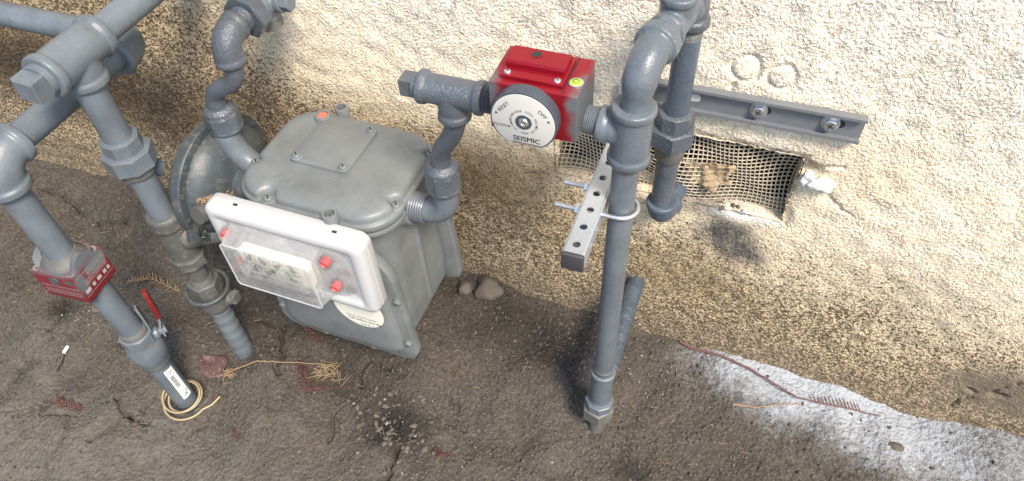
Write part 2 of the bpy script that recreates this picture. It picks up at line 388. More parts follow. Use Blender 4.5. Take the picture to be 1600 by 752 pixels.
def gbase(x, y):
    gw = np.interp(x, [-1.9, -.5, -.1, .65], [.045, .04, 0, -.032]); t = np.maximum(0, -np.asarray(y))
    return gw-.22*np.minimum(t, .45)-.10*np.maximum(0, t-.45)
CRACKS = [([(-1.039, -0.5), (-1.045, -0.539), (-1.063, -0.566)], .0026, .010), ([(-1.039, -0.5), (-1.072, -0.478), (-1.095, -0.485)], .0024, .008), ([(-1.039, -0.5), (-1.009, -0.487), (-1.002, -0.449)], .0024, .008), ([(-1.039, -0.5), (-0.974, -0.504)], .0022, .007),
          ([(-1.339, -0.313), (-1.322, -0.353), (-1.33, -0.39)], .0028, .010), ([(-1.331, -0.547), (-1.333, -0.506), (-1.337, -0.452)], .0045, .014), ([(-1.337, -0.452), (-1.311, -0.406)], .0026, .008), ([(-1.158, -0.443), (-1.159, -0.407), (-1.144, -0.38)], .0022, .005),
          ([(-1.612, -0.074), (-1.54, -0.075), (-1.446, -0.106), (-1.461, -0.138)], .003, .008), ([(-1.668, -0.108), (-1.579, -0.142), (-1.522, -0.2)], .003, .008), ([(-0.869, -0.231), (-0.813, -0.23), (-0.771, -0.292), (-0.758, -0.33)], .0026, .009), ([(-0.775, -0.286), (-0.725, -0.278)], .0022, .006),
          ([(-0.623, -0.358), (-0.601, -0.416)], .0022, .006), ([(-0.468, -0.386), (-0.467, -0.45)], .003, .009), ([(-0.415, -0.251), (-0.383, -0.279)], .0022, .004), ([(-1.402, -0.113), (-1.31, -0.106)], .0028, .007), ([(-1.196, -0.552), (-1.145, -0.543), (-1.118, -0.584)], .0022, .005), ([(-0.89, -0.495), (-0.88, -0.464), (-0.869, -0.433)], .0022, .005), ([(-0.595, -0.295), (-0.599, -0.241), (-0.545, -0.246)], .0022, .006)]
for k, (P, w, d) in enumerate(CRACKS): crack(P, w*1.5, d*2.0, 40+k)
# local digs and humps: hollow under the litter, hollow by the riser, mound at the regulator pipe
def bumpg(x, y, r, h):
    global Gbig
    Gbig = Gbig + h*np.exp(-(((gx-x)**2+(gy-y)**2)/(r*r)))
for a in ((-.50, -.33, .05, -.012), (-.80, -.34, .05, .012), (-.02, -.30, .035, -.012), (-.116, -.24, .05, -.006), (-.93, -.45, .05, .006)): bumpg(*a)
Gtot = Gbig+Gfine
def gz(x, y, fine=False):
    return float(gbase(x, y)+sample(Gtot if fine else Gbig, GX0, GY0, GD, np.array(float(x)), np.array(float(y))))

def grid_mesh(name, X, Y, Z, keep=None):
    ny, nx = X.shape; co = np.stack([X, Y, Z], 2).reshape(-1, 3).astype(np.float32)
    i = (np.arange(ny-1)[:, None]*nx+np.arange(nx-1)[None, :])
    q = np.stack([i, i+1, i+nx+1, i+nx], 2).reshape(-1, 4)
    if keep is not None: q = q[keep.reshape(-1)]
    me = bpy.data.meshes.new(name); me.vertices.add(len(co)); me.vertices.foreach_set('co', co.ravel())
    me.loops.add(len(q)*4); me.loops.foreach_set('vertex_index', q.ravel().astype(np.int32)); me.polygons.add(len(q))
    me.polygons.foreach_set('loop_start', np.arange(0, len(q)*4, 4, dtype=np.int32)); me.update(); me.validate(); me.shade_smooth(); return me
def axis_steps(a, b, d, lo, hi):
    mid = np.arange(a, b+d*.5, d); L = [a]; s = d*2
    while L[-1] > lo: L.append(L[-1]-s); s *= 1.6
    H = [mid[-1]]; s = d*2
    while H[-1] < hi: H.append(H[-1]+s); s *= 1.6
    return np.concatenate([L[:0:-1], mid, H[1:]])

def m_ground():
    n = NT('packed_soil'); A = n.noise(4.2, 6, .6); B = n.noise(30, 7, .7); Cc = n.noise(190, 6, .7); D = n.noise(620, 4, .65); E_ = n.noise(75, 6, .7, off=(2, 3, 4))
    c = n.mix(n.ramp(A, (.34, 0), (.64, 1)), (.040, .033, .027), (.086, .076, .065))
    c = n.mix(n.ramp(B, (.40, 0), (.64, .75)), c, (.090, .078, .065))
    c = n.mix(n.math('MULTIPLY', n.ramp(n.noise(13, 6, .7, off=(7, 1, 3)), (.50, 0), (.66, 1)), .4), c, (.112, .084, .058))
    c = n.mix(n.math('MULTIPLY', n.ramp(E_, (.48, 0), (.64, 1)), .55), c, (.032, .026, .021))
    c = n.mix(n.math('MULTIPLY', n.ramp(Cc, (.50, 0), (.62, 1)), .6), c, (.150, .133, .113))
    c = n.mix(n.math('MULTIPLY', n.ramp(D, (.50, 0), (.66, 1)), .5), c, (.028, .023, .019))
    c = n.mix(n.math('MULTIPLY', n.ramp(n.noise(420, 3, .6, off=(9, 2, 1)), (.64, 0), (.69, 1)), .8), c, (.30, .275, .245))
    # grey trodden crust towards the front
    x, y, z = n.sep()
    cr_ = n.math('MULTIPLY', n.maprange(n.math('ADD', y, n.math('MULTIPLY', n.math('SUBTRACT', A, .5), .6)), -.34, -.56), .55)
    c = n.mix(n.math('MULTIPLY', cr_, n.ramp(B, (.35, .3), (.6, 1))), c, (.160, .149, .133))
    # darker soil patches: under litter and meter, wall foot, left of riser, left pipe
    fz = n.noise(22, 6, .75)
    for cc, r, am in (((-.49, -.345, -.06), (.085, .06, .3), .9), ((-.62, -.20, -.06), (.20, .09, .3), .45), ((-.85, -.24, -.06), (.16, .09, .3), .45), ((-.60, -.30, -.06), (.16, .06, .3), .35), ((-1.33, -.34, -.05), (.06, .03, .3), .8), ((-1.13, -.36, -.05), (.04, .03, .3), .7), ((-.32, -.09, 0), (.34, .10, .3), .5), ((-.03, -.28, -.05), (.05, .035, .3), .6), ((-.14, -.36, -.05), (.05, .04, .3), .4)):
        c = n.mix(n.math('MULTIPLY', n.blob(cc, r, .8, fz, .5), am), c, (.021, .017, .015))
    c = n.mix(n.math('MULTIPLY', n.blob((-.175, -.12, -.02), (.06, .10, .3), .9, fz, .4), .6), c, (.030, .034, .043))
    # pale overspray along the wall foot, bottom right
    edge = n.math('ADD', n.math('MULTIPLY', x, -.17), -.045)
    wob = n.math('MULTIPLY', n.math('SUBTRACT', n.noise(6, 6, .7), .5), .20)
    d = n.math('ADD', n.math('SUBTRACT', y, edge), wob)
    sp = n.math('MULTIPLY', n.maprange(d, -.14, .09), n.maprange(n.math('ADD', x, n.math('MULTIPLY', wob, 1.2)), -.11, .16)); sp = n.math('MULTIPLY', sp, n.maprange(x, .38, .62, 1, .62))
    spk = n.math('ADD', n.math('MULTIPLY', n.noise(420, 4, .7, off=(4, 4, 4)), .55), n.math('MULTIPLY', n.noise(80, 6, .7, off=(6, 4, 4)), .45))
    cov = n.maprange(n.math('ADD', spk, n.math('MULTIPLY', sp, .44)), .60, 1.0)
    c = n.mix(n.math('MULTIPLY', cov, n.maprange(sp, .0, .7, 0, .88)), c, (.40, .43, .465))
    v = n.voro(120); g = n.noise(8, 3)
    c = n.mix(n.math('MULTIPLY', n.ramp(v, (.06, 1), (.10, 0)), n.ramp(g, (.50, 0), (.68, .8))), c, (.36, .34, .31))
    cell = n.voro(260); cell2 = n.voro(110)
    nb = n.bump(B, .15, .004); nb = n.bump(cell2, .4, -.004, nb); nb = n.bump(cell, .7, -.0024, nb); nb = n.bump(D, .5, .0012, nb)
    return n.out(c, .95, nb, 0, Specular_IOR_Level=.12)
MAT['ground'] = m_ground()
xs = axis_steps(GX0, GX1, GD, -40, 40); ys = axis_steps(GY0, GY1, GD, -40, .3)
X, Y = np.meshgrid(xs, ys)
inside = sstep(0, .06, np.minimum(X-GX0, GX1-X))*sstep(0, .06, Y-GY0)
Z = gbase(X, Y)+sample(Gtot, GX0, GY0, GD, X, Y)*inside
Z = np.maximum(Z, -.6)
ground = bpy.data.objects.new('ground', grid_mesh('ground', X, Y, Z)); COL.objects.link(ground); ground['kind'] = 'structure'; ground.data.materials.append(MAT['ground'])

# ---------------------------------------------------------------- house wall with the crawl-space vent
VX0, VX1, VZ0, VZ1 = -.272, .108, .392, .530
WD = .0025
def m_wall():
    n = NT('stucco'); x, y, z = n.sep()
    st = n.t.nodes.new('ShaderNodeMapping'); st.inputs['Scale'].default_value = (1, 1, 1.25); st.inputs['Rotation'].default_value = (0, .5, 0); n.lk(n.P, st.inputs[0])
    A = n.noise(165, 4, .62, st.outputs[0], .8); B = n.noise(360, 4, .6, st.outputs[0], .4, (3, 1, 2)); big = n.noise(5, 5, .6); mid = n.noise(22, 5, .65)
    clean = n.mix(n.ramp(mid, (.3, 0), (.7, 1)), (.80, .735, .605), (.88, .835, .735))
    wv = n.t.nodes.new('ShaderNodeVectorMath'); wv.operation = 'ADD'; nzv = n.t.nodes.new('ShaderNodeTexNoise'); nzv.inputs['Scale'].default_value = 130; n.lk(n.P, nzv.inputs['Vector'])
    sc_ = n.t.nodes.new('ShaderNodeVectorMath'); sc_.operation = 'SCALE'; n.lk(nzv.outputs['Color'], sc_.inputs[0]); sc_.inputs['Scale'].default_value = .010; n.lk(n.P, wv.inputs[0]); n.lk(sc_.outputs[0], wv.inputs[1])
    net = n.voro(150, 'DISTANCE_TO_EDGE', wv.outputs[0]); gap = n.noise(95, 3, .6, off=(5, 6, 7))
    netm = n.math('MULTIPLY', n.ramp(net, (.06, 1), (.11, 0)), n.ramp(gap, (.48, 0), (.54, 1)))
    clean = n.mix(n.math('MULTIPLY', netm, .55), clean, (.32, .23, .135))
    clean = n.mix(n.math('MULTIPLY', n.ramp(n.math('ADD', n.math('MULTIPLY', A, .6), n.math('MULTIPLY', B, .4)), (.35, 1), (.45, 0)), .6), clean, (.42, .30, .165))
    # splash-back soil, rising leftward, fading upward; far left also has wall shade as colour
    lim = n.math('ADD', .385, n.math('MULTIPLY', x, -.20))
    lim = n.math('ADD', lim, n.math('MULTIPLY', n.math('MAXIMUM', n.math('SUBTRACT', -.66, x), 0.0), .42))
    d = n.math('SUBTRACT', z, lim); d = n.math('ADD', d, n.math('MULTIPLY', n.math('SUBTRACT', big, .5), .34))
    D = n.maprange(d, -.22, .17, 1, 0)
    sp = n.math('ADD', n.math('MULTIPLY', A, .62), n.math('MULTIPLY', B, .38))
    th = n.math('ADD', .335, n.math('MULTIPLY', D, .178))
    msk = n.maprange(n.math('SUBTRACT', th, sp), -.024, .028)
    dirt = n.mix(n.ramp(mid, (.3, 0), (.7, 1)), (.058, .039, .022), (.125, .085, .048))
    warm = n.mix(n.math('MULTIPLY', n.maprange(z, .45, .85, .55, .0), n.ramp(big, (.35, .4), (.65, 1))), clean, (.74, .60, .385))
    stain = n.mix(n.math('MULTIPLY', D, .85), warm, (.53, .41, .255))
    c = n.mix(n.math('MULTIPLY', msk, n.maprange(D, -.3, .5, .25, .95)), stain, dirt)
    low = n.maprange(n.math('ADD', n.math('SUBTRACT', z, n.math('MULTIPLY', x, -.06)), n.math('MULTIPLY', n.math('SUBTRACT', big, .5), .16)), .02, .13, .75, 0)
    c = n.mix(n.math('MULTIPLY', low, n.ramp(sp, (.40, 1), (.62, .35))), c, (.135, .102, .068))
    fz = n.noise(38, 5, .7); fz2 = n.noise(120, 5, .7)
    # rust-brown runs under the valve and vent
    for cc, r, am, colr in (((-.40, 0, .36), (.13, .2, .10), .55, (.21, .135, .06)), ((-.30, 0, .30), (.20, .2, .12), .3, (.25, .17, .08)), ((-.30, 0, .40), (.04, .2, .05), .5, (.20, .13, .06)),
                            ((-.02, 0, .20), (.16, .2, .10), .35, (.26, .18, .09)), ((.19, 0, .54), (.10, .2, .10), .18, (.5, .36, .2)),
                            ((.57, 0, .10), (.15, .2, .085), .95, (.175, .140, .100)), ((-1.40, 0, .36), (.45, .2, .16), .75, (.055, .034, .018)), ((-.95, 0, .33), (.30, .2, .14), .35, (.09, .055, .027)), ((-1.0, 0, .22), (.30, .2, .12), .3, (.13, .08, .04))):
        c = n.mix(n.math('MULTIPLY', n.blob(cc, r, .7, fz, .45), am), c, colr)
    # dark paint overspray below the vent and behind the wall pipe
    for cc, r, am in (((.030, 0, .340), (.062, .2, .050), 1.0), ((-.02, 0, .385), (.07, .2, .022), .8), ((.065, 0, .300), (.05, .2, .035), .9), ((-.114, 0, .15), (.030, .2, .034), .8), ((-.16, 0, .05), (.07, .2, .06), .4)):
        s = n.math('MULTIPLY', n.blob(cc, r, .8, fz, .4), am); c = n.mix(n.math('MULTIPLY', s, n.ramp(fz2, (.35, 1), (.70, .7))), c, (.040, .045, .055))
    c = n.mix(n.math('MULTIPLY', n.blob((.05, 0, .382), (.06, .2, .012), .7, fz, .5), .7), c, (.55, .55, .54))
    hh = n.math('MULTIPLY', n.noise(250, 2, .55, None, .2, (8, 8, 8)), n.ramp(n.noise(34, 4, .65, off=(3, 9, 1)), (.36, .45), (.62, 1.15)))
    nb = n.bump(hh, 1.0, .0036); nb = n.bump(n.noise(420, 3, .6, None, .3, (1, 8, 8)), .5, .0011, nb)
    return n.out(c, .9, nb, 0, Specular_IOR_Level=.2)
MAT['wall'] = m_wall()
WX0, WX1, WZ0, WZ1 = -1.75, .80, -.10, .92
def snap(a, vals):
    for v in vals: a[np.argmin(abs(a-v))] = v
    return a
wx = snap(axis_steps(WX0, WX1, WD, -6, 6), (VX0, VX1)); wz = snap(axis_steps(WZ0, WZ1, WD, -.5, 2.8), (VZ0, VZ1))
X, Zw = np.meshgrid(wx, wz)
wnx = int((WX1-WX0)/WD)+2; wnz = int((WZ1-WZ0)/WD)+2
F1 = field(wnx, wnz, WD, .0088, .5, 21, (1.05, .2, 1.0)); F2 = field(wnx, wnz, WD, .0058, .35, 22); F3 = field(wnx, wnz, WD, .30, .5, 23); F4 = field(wnx, wnz, WD, .05, .5, 24)
f1 = sample(F1, WX0, WZ0, WD, X, Zw); f2 = sample(F2, WX0, WZ0, WD, X, Zw); f3 = sample(F3, WX0, WZ0, WD, X, Zw); f4 = sample(F4, WX0, WZ0, WD, X, Zw)
amp = 1-.75*np.exp(-(((X-.56)/.13)**2+((Zw-.09)/.08)**2))
rel = (np.maximum(np.tanh(f1*1.2), -.75)*.00035+f2*.0006)*amp + f3*.0016+f4*.0006
def ring(cx, cz, R, w, h):
    d = np.hypot(X-cx, Zw-cz)+f4*.0012; return h*np.exp(-((d-R)/w)**2)
plug = np.zeros_like(X)
for cx, cz, R in ((-.003, .664, .019), (.046, .660, .0175)):
    d = np.hypot(X-cx, Zw-cz); plug += .0025*np.exp(-(d/(R*.8))**4)
rel += plug
for cx, cz, R in ((-.003, .664, .0195), (.046, .660, .018)): rel -= ring(cx, cz, R, .0028, .0042)
# hairline cracks
def wcrack(P, w, dp, seed):
    global rel
    r = np.random.default_rng(seed); pts = [np.array(P[0])]
    for a, b in zip(P[:-1], P[1:]):
        a, b = np.array(a), np.array(b); k = max(2, int(np.linalg.norm(b-a)/.008))
        for i in range(1, k+1): pts.append(a+(b-a)*i/k+r.normal(0, .002, 2))
    for a, b in zip(pts[:-1], pts[1:]):
        d = b-a; t = np.clip(((X-a[0])*d[0]+(Zw-a[1])*d[1])/(d@d+1e-9), 0, 1); rel -= dp*np.exp(-(np.hypot(X-a[0]-t*d[0], Zw-a[1]-t*d[1])/w)**2)
for k, (P, w, dp) in enumerate((([(.50, .01), (.505, .045), (.52, .055)], .0028, .007), ([(.54, .085), (.545, .11), (.565, .14)], .0024, .004), ([(.505, .083), (.515, .081)], .004, .010), ([(.545, .084), (.56, .088)], .005, .014),
                                ([(.11, .50), (.14, .522), (.16, .527)], .0025, .005), ([(.15, .48), (.17, .455), (.20, .44)], .0022, .003), ([(-.272, .41), (-.29, .385), (-.33, .375)], .0022, .003), ([(-.012, .640), (-.02, .628)], .003, .004))): wcrack(P, w, dp, 70+k)
dxv = np.maximum(np.maximum(VX0-X, X-VX1), 0); dzv = np.maximum(np.maximum(VZ0-Zw, Zw-VZ1), 0); dv = np.hypot(dxv, dzv)
rel -= .010*np.exp(-(dv/.0075)**1.3)
inw = (X > WX0+.02) & (X < WX1-.02) & (Zw < WZ1-.02)
Yw = -np.where(inw, rel, f3*0)
# broken corner of the plaster at the vent's upper right
Yw += .03*np.exp(-(((X-.118)/.016)**2+((Zw-.512)/.010)**2))
edge = (np.abs(dv) < 1e-6)
jx = f4*.0022+f1*.0011; near = np.exp(-(dv/.012)**2)
Xj = X+jx*near*((X < VX0+.001) | (X > VX1-.001)); Zj = Zw+(f4*.0022-f1*.001)*near*((Zw < VZ0+.001) | (Zw > VZ1-.001))
xc = (wx[:-1]+wx[1:])/2; zc = (wz[:-1]+wz[1:])/2
hole = ((zc > VZ0) & (zc < VZ1))[:, None] & ((xc > VX0) & (xc < VX1))[None, :]
me = grid_mesh('house_wall', Xj, Yw, Zj, ~hole)
# flip so normals face the yard is not needed (double sided); close the wall's thickness behind
bmw = bmesh.new(); bmw.from_mesh(me)
bw = [bmw.verts.new(p) for p in ((wx[0], .22, wz[0]), (wx[-1], .22, wz[0]), (wx[-1], .22, wz[-1]), (wx[0], .22, wz[-1]), (wx[0], .001, wz[0]), (wx[-1], .001, wz[0]), (wx[-1], .001, wz[-1]), (wx[0], .001, wz[-1]))]
for f in ((0, 3, 2, 1), (3, 7, 6, 2), (0, 4, 7, 3), (1, 2, 6, 5), (0, 1, 5, 4)): bmw.faces.new([bw[k] for k in f])
bmw.to_mesh(me); bmw.free()
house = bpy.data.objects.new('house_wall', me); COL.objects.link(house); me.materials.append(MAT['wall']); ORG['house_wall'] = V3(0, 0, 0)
tag(house, 'cream stucco house wall, soil-stained brown along its foot', 'wall')
# reveal of the opening: four rough sides going back, and the dark cavity
def reveal():
    b = MB(); n = 60
    def strip(P, Q):
        P, Q = V3(*P), V3(*Q); rows = []
        for t in np.linspace(0, 1, 6):
            rows.append([P+(Q-P)*s+V3(random.gauss(0, .001), .004+t*.05, random.gauss(0, .001)) for s in np.linspace(0, 1, n)])
        vs_ = [p for r in rows for p in r]; b.add(vs_, [(i*n+j, i*n+j+1, (i+1)*n+j+1, (i+1)*n+j) for i in range(5) for j in range(n-1)])
    e = .0012
    strip((VX0-e, 0, VZ0-e), (VX1+e, 0, VZ0-e)); strip((VX0-e, 0, VZ1+e), (VX1+e, 0, VZ1+e)); strip((VX0-e, 0, VZ0-e), (VX0-e, 0, VZ1+e)); strip((VX1+e, 0, VZ0-e), (VX1+e, 0, VZ1+e))
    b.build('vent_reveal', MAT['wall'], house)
    c = MB(); x0, x1, z0, z1, y0, y1 = VX0-.03, VX1+.03, VZ0-.03, VZ1+.03, .052, .20
    q = [V3(a, y, z) for y in (y0, y1) for a, z in ((x0, z0), (x1, z0), (x1, z1), (x0, z1))]
    c.add(q, [(4, 5, 6, 7), (0, 1, 5, 4), (1, 2, 6, 5), (2, 3, 7, 6), (3, 0, 4, 7)])
    c.build('vent_cavity', simple('old_framing', (.035, .028, .022), .9), house)
reveal()
def vent_screen():
    b = MB(); p = .0076; nx = int((VX1-VX0+.012)/p); nz = int((VZ1-VZ0+.014)/p)
    def pos(u, w):
        x = VX0-.004+u*p; z = VZ0-.005+w*p
        # old screen: bellied in, pulled down and out at the lower right
        k = (x-VX0)/(VX1-VX0); h = (z-VZ0)/(VZ1-VZ0)
        y = .018+.013*math.sin(k*7+1)*math.sin(h*3)+.006*math.sin(k*17+h*5)+.012*(k**3)*(1-h)
        return V3(x+.0065*math.sin(h*4+k*9)+.006*(k**2)*(h-.5), y, z+.009*math.sin(k*6.5+.8)*(1-.3*h)-.012*k**4*(1-h)*.6)
    r = .00102; seg = 5
    for i in range(nx+1): b.tube([pos(i, w)+V3(0, .0006*(-1)**(w+i), 0) for w in range(nz+1)], r*1.1, seg)
    for j in range(nz+1): b.tube([pos(u, j)-V3(0, .0006*(-1)**(u+j), 0) for u in range(nx+1)], r*1.1, seg)
    o = b.build('vent_screen', 'wire', house, angle=180); o['kind'] = 'stuff'
vent_screen()
def lump(name, c, r, mat, parent=None, sub=3, amp=.35, seed=0, scale=(1, 1, 1)):
    bm = bmesh.new(); bmesh.ops.create_icosphere(bm, subdivisions=sub, radius=1); rr = np.random.default_rng(seed); k = rr.normal(0, 1, (7, 3))*1.6; ph = rr.uniform(0, 6, 7)
    from mathutils import noise as nz
    b = MB()
    for v in bm.verts:
        p = np.array(v.co); s = 1+amp*sum(math.sin(k[i]@p*1.4+ph[i]) for i in range(7))/4+amp*.5*nz.noise(Vector(p*2.6+seed)); v.co = v.co*s
    bm.verts.index_update()
    b.add([np.asarray(c)+np.array(v.co)*r*np.array(scale) for v in bm.verts], [tuple(x.index for x in f.verts) for f in bm.faces]); bm.free()
    return b.build(name, mat, parent, angle=50)
lump('plaster_filler', (.139, -.006, .493), .0165, 'foam', house, 4, .30, 8, (1.25, .6, .75))
lump('plaster_filler', (.120, -.004, .500), .010, 'foam', house, 3, .5, 9, (1, .7, 1.2))
for k in range(9): lump('plaster_crumb', (.03+random.uniform(-.04, .06), .004+random.uniform(-.004, .012), .391+random.uniform(0, .002)), random.uniform(.002, .005), 'foam' if k % 2 else 'rock', house, 2, .4, 100+k)
def crumpled():
    b = MB(); n = 22; f = np.random.default_rng(3); kk = f.normal(0, 1, (9, 2))*55; ph = f.uniform(0, 6, 9); P = []
    for j in range(n):
        for i in range(n):
            u, w = i/(n-1)-.5, j/(n-1)-.5
            rr_ = 1-.25*math.sin(7*math.atan2(w, u)+1)*(abs(u)+abs(w))
            x, z = u*.070*rr_, w*.050*rr_+u*.012; y = sum(abs(math.sin(kk[q]@np.array((x, z))*1.5+ph[q]))-.6 for q in range(9))*.0034
            P.append(V3(-.022+x, .008+y, .452+z))
    b.add(P, [(j*n+i, j*n+i+1, (j+1)*n+i+1, (j+1)*n+i) for j in range(n-1) for i in range(n-1)])
    for k in range(40):
        a = random.uniform(0, math.pi*1.2)-.1; p = V3(-.027+.024*math.cos(a), .008, .448+.024*math.sin(a)); d = V3(math.cos(a)+random.gauss(0, .3), -.2, math.sin(a)+random.gauss(0, .3))*random.uniform(.006, .014)
        b.tube([p, p+d*.6, p+d], [.0007, .0005, .0003], 4)
    o = b.build('dry_leaf_wad', 'nest', None, 25); md = o.modifiers.new('s', 'SOLIDIFY'); md.thickness = .0006
    move_origin(o, (-.027, .01, .42)); tag(o, 'crumpled tan dry leaf stuck in the wire vent screen', 'leaf')
crumpled()

# ================================================================ gas meter
MC = V3(-.578, -.180, 0)
meter = thing('gas_meter', 'grey gas meter with domed lid and white index cover in the middle', 'gas meter', (MC[0], MC[1], .12), -.012)
ORG['gas_meter'] = V3(0, 0, .12)          # parts below are modelled round the meter's own axis
def notched(hx, hy, r, notches, n=22, depth=.02, w=.02):
    P = rrect(2*hx, 2*hy, r, n)
    Q = [P[0]]
    for a, b in zip(P, np.roll(P, -1, 0)):          # even out the samples along the straight sides
        k = max(1, int(np.linalg.norm(b-a)/.006))
        for i in range(1, k+1): Q.append(a+(b-a)*i/k)
    P = np.array(Q[:-1])
    nrm = np.roll(P, -1, 0)-np.roll(P, 1, 0); nrm = np.stack([nrm[:, 1], -nrm[:, 0]], 1); nrm /= np.linalg.norm(nrm, axis=1)[:, None]
    d = np.zeros(len(P))
    for (x, y, depth, w) in notches:
        q = np.hypot(P[:, 0]-x, P[:, 1]-y); d = np.maximum(d, depth*np.exp(-(q/w)**4))
    return P, nrm, d
LHX, LHY = .1385, .1105
NOT = [(-.066, -.1105, .016, .0125), (.1385, -.050, .012, .0105), (.1385, .070, .012, .0105), (-.1385, -.036, .010, .009)]
def lid():
    P, N, D = notched(LHX, LHY, .060, NOT, 22, .0165, .0125)
    def R(ins, z, k): return [V3(p[0]-n[0]*(ins+d*k), p[1]-n[1]*(ins+d*k), z) for p, n, d in zip(P, N, D)]
    base = np.array(R(.031, 0, .95)); cen = base.mean(0)
    def S(k, z): q = cen+(base-cen)*k; q[:, 2] = z; return list(q)
    b = MB().rings([R(.005, .4665, 0), R(.002, .468, 0), R(0, .470, 0), R(0, .480, 0), R(.0015, .482, 0), R(.0045, .4825, .1), R(.0055, .4835, .9), R(.0062, .4875, 1), R(.0080, .4925, 1), R(.0120, .4960, 1), R(.0195, .4982, .97), R(.031, .4990, .95), S(.85, .4993), S(.6, .4996), S(.3, .4998)], True)
    o = b.build('lid', 'meter', meter, 50)
    g = MB().rings([R(.003, .4575, 0), R(.0005, .459, 0), R(.0005, .4645, 0), R(.004, .4660, 0)], True); g.build('lid_gasket_flange', 'meter', meter, 50)
    return o
lid_o = lid()
pl = MB().prism(rrect(.104, .112, .014, 6, -.016, .026), (0, 0, 0), (1, 0, 0), (0, 1, 0), (0, 0, 1), .498, .5056, .0018)
plate = pl.build('cover_plate', 'meter', lid_o)
for x, y in ((-.058, -.021), (.026, -.021), (.026, .070)):
    MB().lathe((x, y, .5048), (0, 0, 1), [(0, .010), (.0012, .0098), (.0022, .0085)], 24).build('screw_boss', 'meter', plate)
    cross_screw('screw', (x, y, .5068), (0, 0, 1), .0062, lid_o)
b = MB().lathe((-.070, .080, .4985), (0, 0, 1), [(0, .0145), (.008, .0135), (.0095, .0125), (.0098, .0095), (.0070, .0092)], 28); sb_ = b.build('seal_boss', 'meter', lid_o)
MB().lathe((-.070, .080, .5035), (0, 0, 1), [(0, .0092), (.0032, .0085), (.0036, .004), (.0030, .0005)], 20).build('seal_plug', 'orange_plug', sb_)
for x, y in ((-.066, -.1005), (.1285, -.050), (.1285, .070), (-.131, -.036)):
    MB().lathe((x, y, .475), (0, 0, 1), [(0, .0125), (.0085, .0120), (.0095, .0105)], 24).build('screw_ear', 'meter', lid_o)
    cross_screw('screw', (x, y, .4842), (0, 0, 1), .0068, lid_o)
for x, y, z in ((.054, -.1125, .470), (-.054, .1125, .468)):
    b = MB().lathe((x, y, z), (0, 0, 1), [(0, .0112), (.034, .0118), (.0352, .0110), (.0352, .0078), (.024, .0074)], 28); bo = b.build('seal_boss', 'meter', lid_o)
    cross_screw('screw', (x, y, z+.0245), (0, 0, 1), .006, bo)
# body: rounded box flaring slightly to the base
def body():
    b = MB(); R = []
    for z, hx, hy, r in ((.145, .085, .06, .03), (.155, .108, .075, .03), (.175, .122, .088, .03), (.22, .124, .092, .032), (.30, .122, .092, .034), (.38, .120, .092, .04), (.42, .121, .093, .048), (.445, .126, .098, .055), (.4575, .133, .104, .060)):
        R.append([V3(p[0], p[1], z) for p in rrect(2*hx, 2*hy, r, 10)])
    b.rings(R, True)
    for s in (-1, 1): b.lathe((s*.105, -.018, .448), (s, 0, 0), [(0, .036), (.012, .034), (.028, .0275), (.035, .0265)], 36)
    b.box((.123, .0, .30), (.006, .008, .23), .003); b.box((-.123, .0, .30), (.006, .008, .23), .003)
    return b.build('body', 'meter', meter, voxel=.0024, smooth=6)
body()
def cover(sgn, name):
    """bolted diaphragm cover: flange with rounded lower corners and a swelling pan"""
    top, bot, hw = .432, .130, .1425
    def outline(ins, n=9):
        out = []
        def corner(cx, cz, r, a0):
            for k in range(n+1):
                a = rad(a0+90*k/n); out.append((cx+r*math.cos(a), cz+r*math.sin(a)))
        rt, rb = .085-ins*.6, max(.034-ins*.3, .015); h = hw-ins
        corner(h-rt-.012, top-ins-rt, rt, 0); corner(-h+rt+.012, top-ins-rt, rt, 90); corner(-h+rb, bot+ins+rb, rb, 180); corner(h-rb, bot+ins+rb, rb, 270)
        return np.array(out)
    y0 = sgn*.088
    def ring(ins, t): return [V3(p[0], y0+sgn*t, p[1]) for p in outline(ins)]
    b = MB().rings([ring(.004, 0), ring(.001, .002), ring(0, .004), ring(0, .017), ring(.0012, .0192), ring(.004, .020)], True)
    o = b.build(name, 'meter', meter, 40)
    p = MB().rings([ring(.021, .019), ring(.023, .026), ring(.030, .0318), ring(.045, .035), ring(.07, .0365), ring(.10, .037)], True); p.build('cover_pan', 'meter', o, 60)
    for x, z in ((.1295, .19), (.1290, .313), (-.1295, .19), (-.129, .313), (.05, .143), (-.05, .143)):
        q = V3(x, y0+sgn*.0195, z); s = MB().lathe(q, (0, sgn, 0), [(0, .0085), (.0018, .0085), (.0018, .0066), (.0048, .0064), (.0062, .005), (.0066, .0005)], 22).build('cover_screw', 'meter', o)
        MB().box(q+V3(0, sgn*.0066, 0), (.008, .0012, .0014)).build('screw_slot', 'near_black', s)
    return o
fc = cover(-1, 'front_cover'); cover(1, 'rear_cover')
# round warning sticker low on the front cover
st = MB().lathe((.060, -.1258, .283), (0, -1, 0), [(0, .047), (.0006, .047)], 48); stk = st.build('warning_sticker', 'sticker', fc)
lt = MB(); U, W_ = V3(1, 0, 0), V3(0, 0, 1)
lettering(lt, "Know what's below.", .0072, (.062, -.1267, .262), U, W_); lettering(lt, 'Call before you dig.', .0082, (.066, -.1267, .2535), U, W_)
lettering(lt, 'Call before you dig.', .0082, (.0663, -.12675, .2535), U, W_); lettering(lt, 'Call 811', .0072, (.068, -.1267, .2425), U, W_)
lt.build('lettering', 'dark_print', stk)
